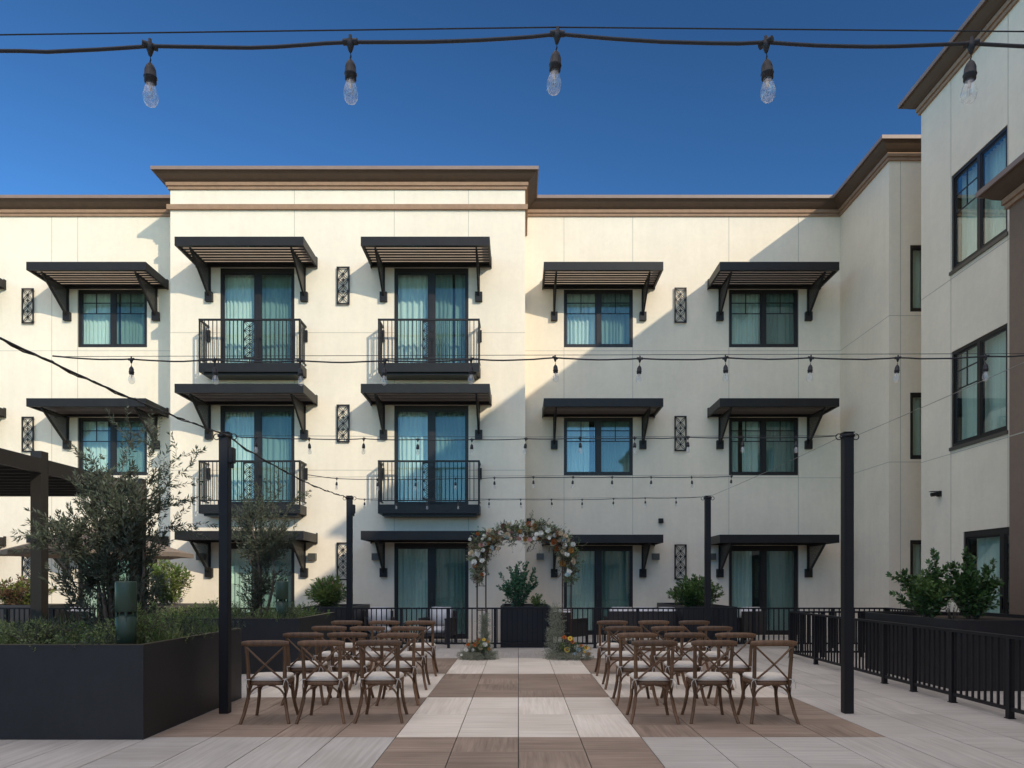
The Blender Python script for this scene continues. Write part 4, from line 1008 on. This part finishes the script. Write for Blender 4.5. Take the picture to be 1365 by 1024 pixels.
for i in range(1500):
    t = r.uniform(-.12, math.pi + .14); rr = R_ + r.gauss(.03, thick(t) * .55); c = Vector(arcpt(t, rr, r.gauss(0, .11)))
    d = Vector((math.cos(t) + r.gauss(0, .8), r.gauss(0, .8), math.sin(t) + r.gauss(0, .8) - (.5 if r.random() < .4 else 0))).normalized()
    L_ = r.uniform(.07, .2)
    F.twig(F.path(c, c + d * L_, .08, 3), .0018, r.uniform(.03, .055), r.uniform(.009, .02), .018, per=2, ang=.8, m=r.choice(('arch_leaf', 'arch_leaf', 'olive', 'leaf', 'redleaf')))
for i in range(60):   # hanging and reaching sprigs
    t = r.uniform(0, math.pi); c = Vector(arcpt(t, R_, r.gauss(0, .1)))
    dn = r.random() < .6
    e = c + (Vector((r.gauss(0, .06), r.gauss(0, .05), -r.uniform(.15, .38))) if dn else Vector((math.cos(t) * .2 + r.gauss(0, .1), 0, r.uniform(.12, .36))))
    F.twig(F.path(c, e, .08, 4), .0015, .03, .008, .03, per=1, ang=.7)
obj('greenery', F.mb, A); obj('sprigs', F.stem, A)
def flower_mesh(m, R0, kind, seed):
    r = random.Random(seed); b = MB()
    rings = {'rose': ((.35, .9, 5), (.65, .75, 6), (1.0, .45, 7)), 'ball': ((.5, 1.0, 6), (.85, .6, 8), (1.0, .05, 8), (.7, -.4, 6)), 'daisy': ((1.0, .15, 9), (.9, .3, 8))}[kind]
    for rad, zz, n in rings:
        for k in range(n):
            a = 2 * math.pi * (k + r.random() * .5) / n; w_ = math.pi / n * 1.45
            def P_(aa, q, z): return (R0 * q * math.cos(aa), R0 * q * math.sin(aa), R0 * z)
            b.add([P_(a - w_ * .4, rad * .35, zz * .35 - .1), P_(a + w_ * .4, rad * .35, zz * .35 - .1), P_(a + w_, rad * .85, zz * .8), P_(a, rad * 1.02, zz * .92 + .05), P_(a - w_, rad * .85, zz * .8)],
                  [(0, 1, 2, 3), (0, 3, 4)], m, True)
    cm_ = 'f_orange' if kind == 'daisy' and m == 'f_yellow' else m
    b.lathe([(0, R0 * .35), (R0 * .25, R0 * .3), (R0 * .4, 0), (R0 * .2, -R0 * .3), (0, -R0 * .35)], cm_, n=8)
    return b.mesh('flower')
FM = {}
for nm, m_, R0, kd in (('w1', 'f_white', .048, 'rose'), ('w2', 'f_white', .036, 'ball'), ('c1', 'f_cream', .052, 'rose'), ('c2', 'f_cream', .038, 'ball'), ('r1', 'f_rust', .045, 'ball'), ('r2', 'f_rust', .052, 'rose'),
                       ('o1', 'f_orange', .04, 'rose'), ('h1', 'f_ochre', .05, 'ball'), ('h2', 'f_ochre', .04, 'daisy'), ('y1', 'f_yellow', .045, 'daisy'), ('b1', 'f_brown', .052, 'ball'), ('s1', 'f_blue', .04, 'rose'), ('p1', 'f_pink', .042, 'rose')):
    FM[nm] = flower_mesh(m_, R0, kd, len(FM))
def put_flower(parent, key, c, d, s=1.0):
    o = obj('flower', FM[key], parent, c); o.rotation_euler = Vector(d).to_track_quat('Z', 'Y').to_euler(); o.scale = (s, s, s)
pal = ['w1'] * 9 + ['w2'] * 7 + ['c1'] * 6 + ['c2'] * 4 + ['r1'] * 1 + ['r2'] * 1 + ['h1'] * 2 + ['h2'] * 2 + ['s1'] * 2 + ['p1'] * 4
r = random.Random(5)
for i in range(92):
    t = -.08 + (math.pi + .16) * (i + r.random()) / 92; rr = R_ + r.gauss(.03, thick(t) * .75)
    c = Vector(arcpt(t, rr, -.10 - r.random() * .14))
    put_flower(A, r.choice(pal), c, (r.gauss(0, .35) + math.cos(t) * .4, -1, r.gauss(.2, .35)), r.uniform(.95, 1.6))
put_flower(A, 'b1', (-.42, -.1, 2.68), (0, -1, .3), 1.3); put_flower(A, 'b1', (.30, -.1, 2.72), (0, -1, .4), 1.0); put_flower(A, 'r1', (.22, -.12, 2.68), (0, -1, .4), 1.2); put_flower(A, 'w2', (.12, -.13, 2.71), (0, -1, .3), 1.3)
put_flower(A, 'r1', (-.95, -.1, 2.52), (-.3, -1, .3), 1.0)

def floor_bouquet(x, y, label, bloom, seed, column=None, width=.34):
    r = random.Random(seed); o = thing('floor_bouquet', label, 'bouquet', (x, y, 0), 0, 'flower arrangements at the foot of the arch')
    F = Foliage('moss', seed=seed)
    for i in range(520):
        th = r.uniform(0, 6.28); q = math.sqrt(r.random()); bx, by = width * q * math.cos(th), width * .6 * q * math.sin(th)
        z = r.uniform(0, .26) * (1 - .6 * q); d = Vector((math.cos(th) * q + r.gauss(0, .4), math.sin(th) * q + r.gauss(0, .4), r.gauss(.3, .5))).normalized()
        p_ = Vector((bx, by, max(z, .01))); e = p_ + d * .1; e.z = max(e.z, .012)
        F.twig([p_, (p_ + e) / 2, e], .001, .028, .006, .012, per=2, stems=False)
    if column:
        cx, hz, cr = column
        for i in range(900):
            z = hz * r.random(); k = cr * (1.15 - .75 * z / hz) ; th = r.uniform(0, 6.28); q = math.sqrt(r.random()) * k
            p_ = Vector((cx + q * math.cos(th), .08 + q * math.sin(th), z + .02)); e = p_ + Vector((r.gauss(0, .05), r.gauss(0, .05), r.gauss(0.02, .05)))
            F.twig([p_, (p_ + e) / 2, e], .001, .024, .005, .012, per=2, stems=False)
    obj('moss', F.mb, o)
    G = Foliage('leaf', seed=seed + 1)
    for i in range(70):
        th = r.uniform(0, 6.28); p_ = Vector((r.uniform(-.5, .5) * width, r.uniform(-.4, .1) * width, .14)); e = p_ + Vector((r.gauss(0, .09), r.gauss(-.05, .05), r.uniform(.05, .22)))
        G.twig(G.path(p_, e, .05, 3), .0015, .05, .016, .025, per=2, m=r.choice(('leaf', 'arch_leaf', 'olive')))
    obj('greenery', G.mb, o); obj('stems', G.stem, o)
    for key, fx_, fz, s in bloom: put_flower(o, key, (fx_, -.18 + .25 * fz * .3, fz), (r.gauss(0, .3), -1, .5), s)
floor_bouquet(-.80, 14.25, 'mossy floor bouquet with orange and white flowers at the left foot of the arch',
              [('o1', -.2, .30, 1.), ('o1', -.06, .30, 1.3), ('o1', .0, .34, 1.), ('w1', .14, .30, 1.1), ('w1', -.24, .20, 1.), ('w2', -.1, .20, 1.), ('c1', .05, .24, 1.), ('y1', .12, .40, .8), ('h2', .2, .36, .8), ('w2', -.32, .10, .8), ('r1', .02, .40, .7), ('c2', -.16, .36, .9), ('h1', .22, .22, .7)], 61, (.12, .85, .085))
floor_bouquet(1.0, 14.25, 'mossy floor bouquet with yellow and orange flowers at the right foot of the arch',
              [('y1', .02, .42, 1.2), ('o1', -.10, .44, 1.2), ('o1', .06, .35, 1.1), ('y1', -.04, .20, 1.4), ('s1', .18, .20, 1.2), ('s1', .12, .12, 1.), ('o1', .24, .28, .8), ('y1', .34, .24, 1.1), ('c2', .42, .22, .9), ('h1', .38, .12, .8), ('w2', .28, .10, .8), ('y1', .30, .16, .6)], 62, (-.25, 1.02, .22), .42)

# ------------------------------------------------------------------ patio furniture behind the railing
def soft_box(x0, x1, y0, y1, z0, z1, m, w_=.04):
    b = MB(); b.box(x0, x1, y0, y1, z0, z1, m); me = b.mesh('cushion'); bevel_mesh(me, w_, 3)
    for p_ in me.polygons: p_.use_smooth = True
    return me
def lounge(name, x, y, rz, w_, label, cat, n=1):
    o = thing(name, label, cat, (x, y, 0), rz, 'dark lounge furniture behind the railing')
    f = MB(); f.box(-w_ / 2, w_ / 2, -.38, .38, .20, .27, 'wicker')
    obj('base_frame', f, o)
    for sx in (-1, 1):
        a = MB(); a.bar((sx * (w_ / 2 - .03), -.36, .0), (sx * (w_ / 2 - .03), -.33, .62), .05, .05, 'wicker'); a.bar((sx * (w_ / 2 - .03), .36, .0), (sx * (w_ / 2 - .03), .40, .80), .05, .05, 'wicker')
        a.box(sx * (w_ / 2 - .03) - .035, sx * (w_ / 2 - .03) + .035, -.36, .38, .60, .64, 'wicker')
        a.box(sx * (w_ / 2 - .03) - .012, sx * (w_ / 2 - .03) + .012, -.33, .37, .27, .60, 'wicker'); obj('armrest', a, o)
    bk = MB(); bk.box(-w_ / 2 + .02, w_ / 2 - .02, .385, .415, .27, .80, 'wicker'); obj('backrest', bk, o)
    cw = (w_ - .16) / n
    for k in range(n):
        x0 = -w_ / 2 + .08 + cw * k
        obj('seat_cushion', soft_box(x0 + .005, x0 + cw - .005, -.36, .36, .275, .42, 'sofa'), o)
        obj('back_cushion', soft_box(x0 + .005, x0 + cw - .005, .17, .375, .425, .90, 'sofa'), o)
lounge('armchair', ppx(505, 17.8), 17.9, R(12), .72, 'left one of two dark armchairs with white cushions left of the arch', 'armchair')
lounge('armchair', ppx(583, 17.8), 17.9, R(-14), .74, 'right one of two dark armchairs with white cushions left of the arch', 'armchair')
lounge('armchair', ppx(757, 17.6), 17.7, R(140), .72, 'low dark armchair with white cushion beside the arch right leg', 'armchair')
lounge('sofa', ppx(855, 18.6), 18.3, R(180), 1.95, 'long dark sofa with white cushions behind the right chairs', 'sofa', 3)
lounge('armchair', ppx(993, 18.2), 18.3, R(200), .72, 'dark armchair with white cushion in front of the right patio door', 'armchair')
lounge('armchair', -11.0, 18.3, R(165), .8, 'dark armchair with white cushion behind the near olive tree', 'armchair')
tb = thing('side_table', 'small round dark side table between the two armchairs left of the arch', 'table', (ppx(543, 17.8), 17.9, 0))
b = MB(); b.lathe([(0, .5), (.24, .5), (.24, .47), (0, .47)], 'wicker', n=20); obj('tabletop', b, tb)
for k in range(3):
    b = MB(); a0 = k * 2.09; b.bar((.18 * math.cos(a0), .18 * math.sin(a0), 0), (.12 * math.cos(a0), .12 * math.sin(a0), .47), .025, .025, 'wicker'); obj('leg', b, tb)
